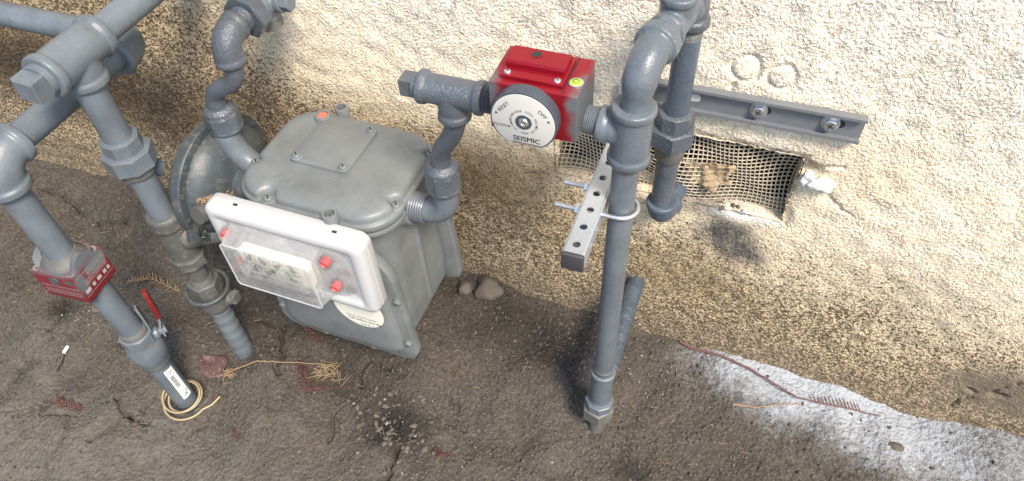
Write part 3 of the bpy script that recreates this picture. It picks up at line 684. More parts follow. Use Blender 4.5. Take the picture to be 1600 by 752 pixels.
# ---- white index cover
ix = MB(); IW, IH, IX, IZ = .276, .168, -.0165, .4085
def ipts(ins, r): return rrect(IW-2*ins, IH-2*ins, max(r-ins*.4, .004), 6, IX, IZ)
def iring(ins, y): return [V3(p[0], y, p[1]) for p in ipts(ins, .016)]
ix.rings([iring(.002, -.1175), iring(.0, -.120), iring(0, -.1325), iring(.0014, -.1335), iring(.0014, -.1345), iring(.0002, -.1352), iring(.0006, -.144), iring(.0035, -.1492), iring(.010, -.1522), iring(.018, -.1526), iring(.0215, -.1500), iring(.026, -.1470), iring(.05, -.1465), iring(.07, -.1465)], True)
icov = ix.build('index_cover', 'white_plastic', meter, 42)
for x in (-.094, .078): MB().box((IX+x+.01, -.1335, IZ+IH/2+.0003), (.007, .004, .0012)).build('cover_catch', 'near_black', icov)
# clear window box with bezel, standing proud of the cover
WX, WZ, WW, WH = -.034, .405, .160, .118
def wring(ins, y, dz=0, hh=0): return [V3(p[0], y, p[1]) for p in rrect(WW-2*ins, WH-2*ins-hh, .006, 5, WX, WZ+dz)]
MB().rings([wring(-.004, -.1475), wring(-.001, -.1485), wring(0, -.150), wring(.001, -.166, -.001, .008), wring(.0022, -.1815, -.002, .016), wring(.0036, -.1835, -.002, .017), wring(.0075, -.1838, -.002, .018)], False).build('window_sides', 'hazy', icov, 30)
fr_ = wring(.0075, -.1836, -.002, .018); MB().add(fr_+[p+V3(0, .0012, 0) for p in fr_], [tuple(range(24)), tuple(range(24, 48))]).build('index_window', 'clear', icov, 30)
MB().tube(wring(.002, -.1830, -.002, .016)+wring(.002, -.1830, -.002, .016)[:1], .0011, 6).build('window_bright_rim', 'bright_rim', icov)  # added pale tube: bright rim of the window box put in as colour
cb = MB().prism(rrect(.222, .118, .040, 8, -.020, .410), (0, 0, 0), (1, 0, 0), (0, 0, 1), (0, -1, 0), .1468, .1492, .0008); cb.build('window_base', 'hazy', icov)
fp = MB().prism(rrect(.122, .056, .004, 4, -.041, .397), (0, 0, 0), (1, 0, 0), (0, 0, 1), (0, -1, 0), .1494, .1655, .0004); face = fp.build('dial_plate', 'sticker', icov)
lt = MB(); lettering(lt, 'CUBIC', .0115, (-.006, -.1660, .3965), U, W_); lettering(lt, 'FEET', .0115, (-.006, -.1660, .3825), U, W_); lettering(lt, 'CUBIC', .0115, (-.0055, -.16605, .3965), U, W_); lettering(lt, 'FEET', .0115, (-.0055, -.16605, .3825), U, W_); lt.build('lettering', 'dark_print', face)
for x, z, a in ((-.082, .4135, .4), (-.057, .4115, -.7), (-.031, .4105, .9), (-.004, .4125, -.3), (-.080, .3870, .2), (-.054, .3860, 1.1)):
    c = V3(x, -.1656, z); MB().torus(c, (0, 1, 0), .0098, .0005, 28, 5).build('dial_ring', 'dark_print', face)
    d = V3(math.sin(a), 0, math.cos(a)); e = V3(d[2], 0, -d[0])
    MB().add([c+V3(0, -.001, 0)-d*.006-e*.0052, c+V3(0, -.001, 0)-d*.006+e*.0052, c+V3(0, -.001, 0)+d*.0075+e*.0016, c+V3(0, -.001, 0)+d*.0095, c+V3(0, -.001, 0)+d*.0075-e*.0016,
              c+V3(0, -.0026, 0)-d*.006-e*.0052, c+V3(0, -.0026, 0)-d*.006+e*.0052, c+V3(0, -.0026, 0)+d*.0075+e*.0016, c+V3(0, -.0026, 0)+d*.0095, c+V3(0, -.0026, 0)+d*.0075-e*.0016],
             [(0, 1, 2, 3, 4), (5, 6, 7, 8, 9), (0, 1, 6, 5), (1, 2, 7, 6), (2, 3, 8, 7), (3, 4, 9, 8), (4, 0, 5, 9)]).build('dial_hand', 'near_black', face)
for x, z in ((-.120, .444), (.058, .445), (.062, .388), (-.112, .388)):
    s = MB().lathe((x, -.148, z), (0, -1, 0), [(0, .0112), (.014, .0108), (.018, .0104)], 24, False).build('seal_cup', 'clear', icov)
    MB().lathe((x, -.152, z), (0, -1, 0), [(0, .0074), (.0105, .0074), (.0115, .0062), (.0095, .0052), (.0095, .0005)], 20).build('red_seal', 'red_plug', icov)
for x, z in ((.082, .424), (.084, .384)): MB().box((x, -.1525, z), (.018, .003, .017), .0006, Matrix.Rotation(.12, 3, 'X')).build('clear_tab', 'clear', icov)
MB().box((.062, -.153, .414), (.016, .006, .016), .002, Matrix.Rotation(.78, 3, 'Y')).build('clear_tab', 'clear', icov)
MB().prism(rrect(.115, .03, .008, 5, -.02, .335), (0, 0, 0), (1, 0, 0), (0, 0, 1), (0, -1, 0), .1268, .1276).build('embossed_panel', 'meter', fc)

# ================================================================ outlet connection on the meter's right
ZN = .535
RX, RY = -.378, -.204
oc = thing('meter_outlet_connection', 'glossy grey swivel fitting with plugged tee between meter and red valve', 'pipe fitting', (RX, RY, .45))
# elbow on the meter
P = [V3(-.452, -.200, .456), V3(-.425, -.201, .456)]+arc(V3(-.416, -.2015, .456), (1, 0, 0), (0, 0, 1), .036, 12)+[V3(RX, RY, .515), V3(RX, RY, .532)]
b = MB().tube(P, .0195, 36); b.build('meter_elbow', 'cast_old', oc)
MB().thread((-.442, -.2005, .456), (1, 0, 0), .0245, 0, .022, .0042).build('thread', 'cast_old', oc)
MB().hexa((RX, RY, ZN), (0, 0, 1), .0275, -.012, .022, .003, 8).lathe((RX, RY, ZN), (0, 0, 1), [(.02, .0255), (.026, .025), (.030, .021), (.034, .0165)], 30).lathe((RX, RY, ZN), (0, 0, 1), [(-.018, .0215), (-.016, .0262), (-.011, .0268)], 32).build('swivel_nut', 'fresh', oc, voxel=.0013, smooth=3)
P = bez((RX, RY, ZN+.028), (RX-.002, RY, ZN+.075), (-.340, -.219, .625), (-.338, -.22, .676), 20)
MB().tube(P, [.0150]*3+[.0138]*14+[.0145]*3, 28).build('offset_pipe', 'fresh', oc)
TZ = .712
tee_cast('plugged_tee', (-.338, -.22, TZ), (1, 0, 0), (0, 0, -1), .0193, .044, .044, .040, .0222, 'fresh', oc, .011)
MB().lathe((-.380, -.22, TZ), (-1, 0, 0), [(0, .0165), (.008, .0165)], 24).hexa((-.386, -.22, TZ), (-1, 0, 0), .0165, 0, .021, .002, 4, rad(45)).build('square_plug', 'fresh', oc)
MB().thread((-.296, -.22, TZ), (1, 0, 0), .0172, 0, .028).build('nipple', 'fresh', oc)

# ================================================================ inlet connection on the meter's left
LX, LY = -.772, -.186
ic = thing('meter_inlet_connection', 'dark grey twisted swivel fitting rising from meter beside round regulator', 'pipe fitting', (LX, LY, .45))
P = [V3(-.690, -.195, .442), V3(-.700, -.194, .442)]+arc(V3(-.704, -.193, .442), (-1, 0, 0), (0, 0, 1), .067, 14)+[V3(LX, LY, .52), V3(LX, LY, .533)]
MB().tube(P, .0205, 36).build('meter_elbow', 'cast_old', ic)
MB().hexa((LX, LY, ZN), (0, 0, 1), .0285, -.012, .018, .003, 8).lathe((LX, LY, ZN), (0, 0, 1), [(.016, .026), (.024, .025), (.030, .0185)], 30).lathe((LX, LY, ZN), (0, 0, 1), [(-.018, .022), (-.016, .0272), (-.011, .0278)], 32).build('swivel_nut', 'fresh', ic, voxel=.0013, smooth=3)
EX, EZ = -.714, .694
P = bez((LX, LY, ZN+.022), (LX-.006, LY, ZN+.085), (EX+.004, LY+.004, EZ-.105), (EX, -.18, EZ-.040), 20)
MB().tube(P, [.0155]*3+[.0140]*14+[.0145]*3, 28).build('offset_pipe', 'fresh', ic)
elbow_cast('elbow', (EX, -.18, EZ), (0, 0, -1), (.06, 1, .04), .0215, .042, .036, .0232, 'fresh', ic, .010)
D = unit(V3(.06, 1, .04)); E0 = V3(EX, -.18, EZ)
MB().thread(E0, D, .0200, .034, .052).build('nipple', 'fresh', ic)
sv = thing('stop_valve', 'grey stop valve with hex nut and plugs above the meter inlet', 'valve', tuple(E0+D*.05))
MB().hexa(E0, D, .0355, .050, .074, .003, 6, rad(10)).build('union_nut', 'fresh', sv)
b = MB().lathe(E0, D, [(.072, .024), (.085, .026), (.12, .026), (.14, .022)], 32); c = E0+D*.100
b.lathe(c, (0, 0, -1), [(0, .021), (.030, .0195)], 28); b.lathe(c, (1, 0, .05), [(0, .017), (.036, .016)], 24); b.lathe(c, (0, 0, 1), [(0, .022), (.05, .022)], 28)
b.build('valve_body', 'cast_old', sv, voxel=.0016)
MB().hexa(c, (0, 0, -1), .0195, .028, .046, .003, 6).build('hex_plug', 'rusty', sv); MB().hexa(c, (1, 0, .05), .0135, .034, .050, .002, 6).build('hex_plug', 'cast_old', sv)
MB().cyl(c+V3(0, 0, .045), c+V3(0, 0, .35), .021).build('riser_pipe', 'pipe_old', sv)

# ================================================================ red seismic shut-off valve
VC = V3(-.2175, -.2255, .7415)
sx0, sx1, sy0, sy1, sz0, sz1 = -.2695, -.1655, -.262, -.189, .7085, .7735
vb = thing('seismic_valve', 'red seismic shut-off valve with round white dial between grey tees', 'valve', (VC[0], VC[1], sz0))
MAT['red_valve'] = m_red('red_anodised', [((sx1-VC[0]+.004, -.02, .036), (.019, .05, .05)), ((sx1-VC[0], -.035, .052), (.016, .03, .02)), ((sx0-VC[0]-.006, -.03, .05), (.022, .03, .030)), ((sx1-VC[0]+.003, .0, .015), (.012, .09, .06))])
bmain = MB().box(((sx0+sx1)/2, (sy0+sy1)/2, (sz0+sz1)/2), (sx1-sx0, sy1-sy0, sz1-sz0), .0009)
body_o = bmain.build('valve_block', 'red_valve', vb)
# raised bar on top with two screwed feet, and the slot beside it
tb = MB().box((-.2225, -.2255, .7755), (.074, .052, .0052), .0006); tb.build('top_plate', 'red_valve', vb)
tb = MB(); pr = [(-.2350, .778), (-.2350, .7835), (-.2325, .7862), (-.205, .7862), (-.205, .778)]
vs_ = [V3(x, y, z) for x in (-.2575, -.1885) for y, z in pr]; tb.add(vs_, [(4, 3, 2, 1, 0), (5, 6, 7, 8, 9)]+[(k, (k+1) % 5, 5+(k+1) % 5, 5+k) for k in range(5)]); bar = tb.build('clamp_bar', 'red_valve', vb)
MB().lathe((-.2275, -.2155, .7864), (0, 0, 1), [(0, .0068), (.0004, .0068), (.0003, .0056)], 28).build('hole_rim', 'red_valve', bar)
MB().lathe((-.2275, -.2155, .7865), (0, 0, 1), [(0, .0058), (.0003, .0057)], 28).build('bar_hole', 'near_black', bar)
MB().box((-.1838, -.2255, .7737), (.0014, .070, .0012)).build('slot', 'near_black', vb)
for x in (-.2520, -.1935): cross_screw('screw', (x, -.2455, .778), (0, 0, 1), .0042, vb, 'zinc')
MB().lathe((-.1745, -.2370, .7733), (0, 0, 1), [(0, .0086), (.0016, .0086), (.0020, .0078), (.0020, .0070)], 30, False).build('level_rim', 'zinc', vb)
lv = MB().lathe((-.1745, -.2370, .7734), (0, 0, 1), [(0, .0073), (.0014, .0073), (.0024, .0055), (.0028, .0003)], 26).build('bubble_level', 'bubble', vb)
MB().torus((-.1745, -.2370, .7761), (0, 0, 1), .0034, .00045, 22, 6).build('level_ring', 'dark_print', lv)
# dial: thick dark rim and white face cut flat along the bottom
DC = V3(-.2235, -.262, .7385)
def dialpts(R, flat):
    a0 = math.asin(-flat/R); return np.array([(R*math.cos(t), R*math.sin(t)) for t in np.linspace(a0, math.pi-a0, 60)])
dr = MB().prism(dialpts(.0400, .0340), DC, (1, 0, 0), (0, 0, 1), (0, -1, 0), -.001, .0155, .0012); dial = dr.build('dial_rim', 'dial_rim', vb, 30)
df = MB().prism(dialpts(.0378, .0322), DC, (1, 0, 0), (0, 0, 1), (0, -1, 0), .0150, .0163, .0004).build('dial_face', 'dial_face', dial)
yf = DC+V3(0, -.0166, 0)
lt = MB(); lettering(lt, 'SEISMIC', .0098, yf+V3(.004, 0, -.0245), U, W_); lettering(lt, 'SEISMIC', .0098, yf+V3(.0043, 0, -.0245), U, W_)
lt.box(yf+V3(.004, 0, -.0303), (.034, .0003, .0007))
def arrow(p, d):
    d = unit(V3(d[0], 0, d[1])); e = V3(d[2], 0, -d[0]); lt.add([p+d*.0022, p-d*.0014+e*.0018, p-d*.0014-e*.0018], [(0, 1, 2)])
a = rad(48); lettering(lt, 'RESET', .0068, yf+V3(-.0225, 0, .0175), V3(math.cos(a), 0, math.sin(a)), V3(-math.sin(a), 0, math.cos(a))); arrow(yf+V3(-.0318, 0, .0070), (-.6, -.8))
a = rad(-46); lettering(lt, 'OFF', .0070, yf+V3(.0230, 0, .0165), V3(math.cos(a), 0, math.sin(a)), V3(-math.sin(a), 0, math.cos(a))); arrow(yf+V3(.0305, 0, .0075), (.6, -.8))
lettering(lt, 'FLOW', .0058, yf+V3(-.0275, 0, -.0095), U, W_); arrow(yf+V3(-.0170, 0, -.0095), (1, 0))
arc_lettering(lt, 'NORTHRIDGE 2000 VALVE', .0042, yf+V3(.001, 0, .0005), U, W_, .0155, 90, spread=1.0)
arc_lettering(lt, 'SERIES, MADE IN USA', .0036, yf+V3(.001, 0, .0005), U, W_, .0158, 270, True)
lt.build('lettering', 'dark_print', df)
MB().lathe(DC+V3(.001, -.0160, .0005), (0, -1, 0), [(0, .0098), (.0012, .0096), (.0010, .0066), (-.002, .0060)], 30).build('hub_ring', 'dial_rim', dial)
MB().lathe(DC+V3(.001, -.0150, .0005), (0, -1, 0), [(0, .0062), (.003, .0060), (.0042, .0052), (.0044, .003), (.0030, .0026), (.0030, .0002)], 24).build('hub_screw', 'zinc', dial)

# ================================================================ right riser with the house drop behind it
GX, GY = -.1125, -.22
rs = thing('gas_riser', 'tall grey gas riser pipe standing clear of the wall, right of valve', 'gas pipe', (GX, GY, -.06))
Zt = lambda x, y: np.array((x, y, 0.))
A0 = V3(GX, GY, 0)
MB().cyl(A0+V3(-.003, 0, -.10), A0+V3(-.002, 0, .02), .0135).build('ground_nipple', 'rusty', rs)
MB().hexa(A0+V3(-.002, 0, .012), (0, 0, 1), .0310, 0, .036, .003, 6, rad(14)).build('hex_bushing', 'rusty', rs); MB().hexa(A0+V3(-.001, 0, .046), (0, 0, 1), .0265, 0, .022, .002, 8, rad(14)).build('hex_collar', 'risercast', rs)
tee_cast('low_tee', A0+V3(0, 0, .128), (0, 0, 1), (0, 1, 0), .0190, .066, .040, .034, .0222, 'risercast', rs, .009, .0185, .0215)
MB().tube([A0+V3(.003, .02, .130)+(V3(GX+.006, .012, .150)-A0-V3(.003, .02, .130))*t for t in np.linspace(0, 1, 30)], [.0172+.0007*math.sin(k*2.1)+.0005*math.sin(k*5.3) for k in range(30)], 30).build('wall_pipe', 'coated', rs)
MB().lathe(A0+V3(0, 0, .16), (0, 0, 1), [(0, .0167), (.50, .0167)], 40).build('pipe', 'riser', rs)
tee_cast('valve_tee', A0+V3(.002, 0, .709), (0, 0, 1), (-1, 0, .02), .0242, .046, .036, .040, .0268, 'risercast', rs, .011, .0195, .0222)
MB().thread((-.1505, -.22, .712), (-1, 0, 0), .0172, 0, .022).build('valve_nipple', 'risercast', rs)
TOP = A0+V3(.004, 0, .800); HD = unit(V3(.030, .16, 0))
P = [A0+V3(.002, 0, .735), A0+V3(.003, 0, .755)]+arc(TOP-V3(0, 0, .038), (0, 0, 1), HD, .038, 14)+[TOP+HD*.06]
b = MB().tube(P, [.0165, .0168]+[.0175, .0185, .0195, .0202, .0205, .0205, .0205, .0205, .0205, .0205, .0205, .0205, .0205, .0205]+[.0205], 40); b.band(TOP, HD, .0255, .036, .054)
b.build('street_elbow', 'risercast', rs, voxel=.0016)
MB().hexa(TOP, HD, .0235, .054, .070, .002, 6, rad(20)).build('hex_nipple', 'risercast', rs)
tee_cast('top_tee', TOP+HD*.098, HD, (0, 0, 1), .0195, .034, .034, .034, .0228, 'risercast', rs, .010)
MB().hexa(TOP+HD*.098, (0, 0, 1), .016, .03, .06, .002, 4).build('square_plug', 'risercast', rs)
dp = thing('drop_pipe', 'dark grey drop pipe with hex union running behind riser into vent', 'gas pipe', (-.081, -.06, .40))
DX, DY = -.079, -.060; B0 = V3(DX, DY, 0)
elbow_cast('top_elbow', V3(DX, DY, .803), (0, 0, -1), -HD, .0195, .046, .034, .0232, 'fresh', dp, .012)
MB().thread(B0, (0, 0, 1), .0172, .740, .760).build('thread', 'rusty', dp)
MB().cyl(B0+V3(0, 0, .62), B0+V3(0, 0, .748), .0167, 40).build('pipe', 'bluepaint', dp)
b = MB().hexa(B0, (0, 0, 1), .0330, .566, .596, .003, 6, rad(10)).build('union_nut', 'fresh', dp)
MB().hexa(B0, (0, 0, 1), .0250, .594, .622, .003, 8, rad(12)).build('union_tail', 'fresh', dp)
MB().lathe(B0, (0, 0, 1), [(.535, .0185), (.540, .0215), (.560, .0235), (.568, .024)], 36).build('union_end', 'rusty', dp)
MB().cyl(B0+V3(0, 0, .43), B0+V3(0, 0, .545), .0167, 40).build('pipe', 'fresh', dp)
elbow_cast('bottom_elbow', V3(DX+.001, DY, .408), (0, 0, 1), (.22, 1, .05), .0215, .036, .038, .0242, 'bluepaint', dp, .011)
MB().cyl(V3(DX+.008, DY+.03, .4095), V3(DX+.034, .09, .414), .0167, 30).build('house_inlet', 'bluepaint', dp)

for z in (.650, .170): MB().lathe(A0, (0, 0, 1), [(z, .0168), (z+.001, .0176), (z+.010, .0178), (z+.011, .0168)], 36).build('rust_ring', 'rusty', rs)
# ================================================================ perforated support arm, U-bolt, wall rail
AX0, AX1, AZ0, AZ1, AY0, AY1 = -.1605, -.1320, .5645, .5930, -.326, -.018
arm = thing('support_arm', 'perforated square steel tube bracing the riser, black plastic end cap', 'bracket', ((AX0+AX1)/2, AY1, AZ0))
HY = [-.312+.0305*k for k in range(10)]
def arm_mesh():
    bm = bmesh.new(); bmesh.ops.create_cube(bm, size=1)
    w, l = AX1-AX0, AY1-AY0
    for v in bm.verts: v.co = Vector((v.co.x*w, v.co.y*l, v.co.z*w))
    bmesh.ops.bevel(bm, geom=[e for e in bm.edges if abs((e.verts[0].co-e.verts[1].co).y) > l*.9], offset=.0026, segments=3, affect='EDGES')
    me = bpy.data.meshes.new('tube'); bm.to_mesh(me); bm.free(); me.shade_smooth(); me.set_sharp_from_angle(angle=rad(30)); me.materials.append(MAT['galv'])
    o = bpy.data.objects.new('tube', me); COL.objects.link(o); o.location = ((AX0+AX1)/2, (AY0+AY1)/2, (AZ0+AZ1)/2)
    # cut: the hollow and the rows of holes on top and sides
    cut = bmesh.new()
    r = bmesh.ops.create_cube(cut, size=1)
    for v in r['verts']: v.co = Vector((v.co.x*(w-.004), v.co.y*(l+.02), v.co.z*(w-.004)))
    mc = bpy.data.meshes.new('c'); cut.to_mesh(mc); cut.free(); c1 = bpy.data.objects.new('c', mc); COL.objects.link(c1); c1.location = o.location
    cut = bmesh.new()
    for y in HY:
        for M in (Matrix.Identity(4), Matrix.Rotation(rad(90), 4, 'Y')):
            q = bmesh.ops.create_cone(cut, cap_ends=True, segments=24, radius1=.0050, radius2=.0050, depth=.06, matrix=M)
            bmesh.ops.translate(cut, verts=q['verts'], vec=(0, y-(AY0+AY1)/2+(.0153 if M != Matrix.Identity(4) else 0), 0))
    m2 = bpy.data.meshes.new('c2'); cut.to_mesh(m2); cut.free(); c2 = bpy.data.objects.new('c2', m2); COL.objects.link(c2); c2.location = o.location
    for c in (c1, c2):
        md = o.modifiers.new('b', 'BOOLEAN'); md.object = c; md.operation = 'DIFFERENCE'; md.solver = 'EXACT'; md.use_self = True
    dg = bpy.context.evaluated_depsgraph_get(); nm = bpy.data.meshes.new_from_object(o.evaluated_get(dg)); o.modifiers.clear(); o.data = nm
    bpy.data.objects.remove(c1); bpy.data.objects.remove(c2)
    o.location = Vector(o.location)-arm.location; o.parent = arm; return o
arm_mesh()
b = MB().box(((AX0+AX1)/2, AY0-.0026, (AZ0+AZ1)/2), (AX1-AX0+.0006, .006, AZ1-AZ0+.0006), .0022); b.box(((AX0+AX1)/2, AY0+.008, (AZ0+AZ1)/2), (AX1-AX0-.0045, .018, AZ1-AZ0-.0045)); b.build('end_cap', 'blackcap', arm)
MB().box(((AX0+AX1)/2, -.012, (AZ0+AZ1)/2+.004), (.050, .006, .060), .001).build('foot_plate', 'galv', arm)
ub = thing('u_bolt', 'shiny zinc U-bolt clamping the riser pipe to the support arm', 'bolt', (GX, GY, .578))
R_ = .0215; zc_ = .579; P = [V3(-.196, GY-R_, zc_), V3(GX, GY-R_, zc_)]+[V3(GX+R_*math.sin(t), GY-R_*math.cos(t), zc_) for t in np.linspace(.1, math.pi-.1, 24)]+[V3(GX, GY+R_, zc_), V3(-.196, GY+R_, zc_)]
MB().tube(P, .0034, 16).build('rod', 'zinc', ub)
for s in (-1, 1):
    MB().hexa(V3(-.1610, GY+s*R_, zc_), (-1, 0, 0), .0072, .0016, .0075, .0006).build('nut', 'zinc', ub); MB().lathe(V3(-.1606, GY+s*R_, zc_), (-1, 0, 0), [(0, .0085), (.0016, .0085)], 24).build('washer', 'zinc', ub)
    MB().thread(V3(-.165, GY+s*R_, zc_), (-1, 0, 0), .0037, 0, .031, .0011).build('thread', 'zinc', ub)
# slotted channel rail on the wall
RX0, RX1, RZc, RH = -.121, .1665, .6075, .041
rl = thing('wall_rail', 'grey slotted steel channel rail bolted across the wall above vent', 'bracket', (0, -.004, RZc-RH/2), 0)
def rail():
    yb, d, t = -.0035, .0125, .0022; zt, zb = RZc+RH/2, RZc-RH/2
    # section: web on the wall, two flanges, inward lips
    sec = [(yb, zb), (yb-d, zb), (yb-d, zb+.0045), (yb-d+.0045, zb+.0045), (yb-d+.0045, zb+.0046-t), (yb-d+t, zb+.0046-t), (yb-d+t, zb+t), (yb-t, zb+t), (yb-t, zt-t), (yb-d+t, zt-t), (yb-d+t, zt-.0046+t), (yb-d+.0045, zt-.0046+t), (yb-d+.0045, zt-.0045), (yb-d, zt-.0045), (yb-d, zt), (yb, zt)]
    b = MB().rings([[V3(x, y, z) for y, z in sec] for x in (RX0, RX1)], False)
    n = len(sec)
    b.add([V3(x, y, z) for x in (RX0, RX1) for y, z in sec], [(15, 0, 7, 8), (0, 1, 6, 7), (1, 2, 5, 6), (2, 3, 4, 5), (8, 9, 14, 15), (9, 10, 13, 14), (10, 11, 12, 13)]+[tuple(16+k for k in f) for f in ((15, 0, 7, 8), (0, 1, 6, 7), (1, 2, 5, 6), (2, 3, 4, 5), (8, 9, 14, 15), (9, 10, 13, 14), (10, 11, 12, 13))])
    web = b.build('channel', 'railpaint', rl, 30)
    for x in (-.068, .030, .128):
        s = rrect(.030, .0125, .006, 6, x, RZc); MB().prism(s, (0, yb-t-.0001, 0), (1, 0, 0), (0, 0, 1), (0, -1, 0), 0, .0004).build('slot', 'near_black' if x > 0 else 'foam', web)
    for x in (.028, .124):
        q = V3(x, yb-t, RZc); bo = MB().lathe(q, (0, -1, 0), [(0, .0125), (.0018, .0125), (.0022, .0118)], 28).build('bolt', 'zinc', rl, 30)
        MB().hexa(q, (0, -1, 0), .0092, .0022, .0090, .001, 6, rad(x*400)).lathe(q, (0, -1, 0), [(.0022, .0105), (.0034, .0105)], 24).build('bolt_head', 'zinc', bo)
        MB().box(q+V3(0, -.0091, 0), (.0095, .0008, .0016), 0, Matrix.Rotation(.5, 3, 'Y')).build('head_slot', 'near_black', bo); MB().box(q+V3(0, -.00905, 0), (.0016, .0008, .0095), 0, Matrix.Rotation(.5, 3, 'Y')).build('head_slot', 'near_black', bo)
rail()

# ================================================================ regulator pipe on the left (comes up by the meter)
PX, PY = -.866, -.302; Q0 = V3(PX, PY, 0)
sp_ = thing('regulator_pipe', 'grey vertical pipe with plugged tee and union, through the regulator', 'gas pipe', (PX, PY, -.05))
gzp = gz(PX, PY)
MB().tube([Q0+V3(0, 0, z) for z in np.linspace(-.10, .145, 30)], [.0205+.0012*math.sin(k*1.9)+.0006*math.sin(k*4.3) for k in range(30)], 34).build('wrapped_pipe', 'cast_old', sp_)
b = MB().lathe(Q0, (0, 0, 1), [(.135, .022), (.145, .026), (.17, .0275), (.185, .024)], 34); b.lathe(Q0+V3(0, 0, .155), (.75, .6, 0), [(0, .018), (.036, .016)], 24); b.box(Q0+V3(.034, .020, .155), (.012, .022, .026), .003)
b.build('stop_cock', 'dirty', sp_, voxel=.0016)
MB().torus(Q0+V3(.001, 0, .198), (.06, -.10, 1), .0385, .0042, 48, 10).build('lock_ring', 'reg', sp_)
MB().hexa(Q0, (0, 0, 1), .0300, .185, .222, .004, 6, rad(20)).lathe(Q0, (0, 0, 1), [(.220, .024), (.232, .019)], 30).build('union_nut', 'dirty', sp_)
MB().cyl(Q0+V3(0, 0, .22), Q0+V3(0, 0, .285), .0170).build('nipple', 'dirty', sp_)
MB().cyl(Q0+V3(0, 0, .40), Q0+V3(0, 0, .515), .0211, 44).build('pipe', 'pipe_old', sp_)
un = MB().hexa(Q0, (0, 0, 1), .0385, .515, .548, .004, 8, rad(8)).build('union_nut', 'cast_old', sp_)
MB().hexa(Q0, (0, 0, 1), .0300, .546, .572, .003, 8, rad(20)).build('union_tail', 'cast_old', sp_)
MB().lathe(Q0, (0, 0, 1), [(.498, .0225), (.501, .0275), (.512, .0290), (.518, .030)], 36).build('union_end', 'rusty', sp_)
MB().cyl(Q0+V3(0, 0, .570), Q0+V3(0, 0, .675), .0211, 44).build('pipe', 'pipe_old', sp_)
TC = V3(PX-.002, PY+.004, .712); TD = unit(V3(-.02, 1, 0))
tee_cast('plugged_tee', TC, TD, (0, 0, -1), .0288, .054, .054, .046, .0322, 'cast_old', sp_, .013, .0272, .0310, voxel=.002)
MB().thread(TC, -TD, .0235, .05, .062).lathe(TC, -TD, [(.05, .024), (.060, .024)], 30).build('plug_thread', 'cast_old', sp_)
MB().hexa(TC, -TD, .0235, .060, .086, .003, 4, rad(38)).build('square_plug', 'cast_old', sp_)
MB().cyl(TC+TD*.045, TC+TD*.235, .0211, 44).build('branch_pipe', 'pipe_old', sp_)
elbow_cast('wall_elbow', TC+TD*.255, -TD, (0, 0, 1), .0265, .044, .044, .031, 'cast_old', sp_, voxel=.002)
MB().cyl(TC+TD*.255+V3(0, 0, .03), TC+TD*.255+V3(0, 0, .40), .0211, 36).build('pipe', 'pipe_old', sp_)
# regulator: valve body on the pipe, big round diaphragm case beside the meter
rg = thing('gas_regulator', 'round flanged diaphragm regulator tucked behind the meter, dusted with debris', 'regulator', (PX, PY, .28))
b = MB().lathe(Q0, (0, 0, 1), [(.275, .020), (.278, .0285), (.298, .0290), (.302, .0262), (.375, .0272), (.380, .0305), (.402, .0305), (.407, .027), (.407, .020)], 40)
b.lathe(Q0+V3(.012, .005, .345), (.75, .5, .02), [(0, .026), (.03, .024), (.055, .026), (.085, .032)], 30)
b.build('valve_body', 'dirty', rg, voxel=.0018)
MB().hexa(Q0, (0, 0, 1), .0318, .276, .300, .003, 8, rad(10)).build('hex_collar', 'dirty', rg)
RC = V3(-.806, -.205, .415); RA = unit(V3(1, -.04, .0)); RR = .1135
cs = MB().lathe(RC, RA, [(-.045, .03), (-.042, .07), (-.030, .092), (-.010, .099), (-.0085, RR-.002), (-.007, RR), (.007, RR), (.009, RR-.002), (.010, .0985), (.022, .094), (.036, .078), (.045, .056), (.050, .040), (.066, .036), (.086, .0345), (.087, .001)], 72)
case = cs.build('diaphragm_case', 'reg', rg, 40)
a_, b_ = frame(RA)
for k in range(14):
    t = k/14*2*math.pi; p = RC+(a_*math.cos(t)+b_*math.sin(t))*(RR-.0075)
    MB().hexa(p, RA, .0050, .0085, .0130, .0006).build('rim_bolt', 'reg', case)
vd = unit(V3(-.3, -.62, .62)); vp = RC+vd*.098+RA*-.022
MB().lathe(vp, vd, [(0, .0145), (.030, .0140), (.0305, .0152), (.036, .0152), (.0362, .0110), (.030, .0108)], 28).build('vent_stub', 'bluepaint', rg)
MB().cyl(RC+V3(-.005, -.10, -.028), RC+V3(.012, -.120, -.030), .0105, 22).build('side_stub', 'reg', rg)
A1, A2 = V3(-.776, -.285, .425), V3(-.764, -.205, .402)
MB().tube([A1+(A2-A1)*t for t in np.linspace(-.3, 1.5, 8)], [.016, .018, .020, .021, .021, .021, .021, .021], 28).build('lever_housing', 'dirty', rg)
db = MB()
for k in range(420):
    t = random.uniform(-.1, 1.25); q = random.gauss(0, .4); p = A1+(A2-A1)*t+V3(math.sin(q)*.021, 0, math.cos(q)*.021+random.uniform(0, .003)); d = unit(V3(random.gauss(0, 1), random.gauss(0, 1), random.gauss(0, .3)))*random.uniform(.003, .009)
    db.tube([p, p+d*.5+V3(0, 0, .001), p+d], [.0009, .0012, .0004], 4)
for k in range(120):
    p = Q0+V3(random.gauss(.045, .012), random.gauss(.012, .012), .372+random.uniform(0, .004)); d = unit(V3(random.gauss(0, 1), random.gauss(0, 1), random.gauss(.1, .3)))*random.uniform(.004, .012); db.tube([p, p+d*.5, p+d], [.0007, .0009, .0003], 4)
o = db.build('needle_debris', 'twig', None); o['kind'] = 'stuff'; tag(o, 'brown needle debris lying on the round regulator', 'debris')

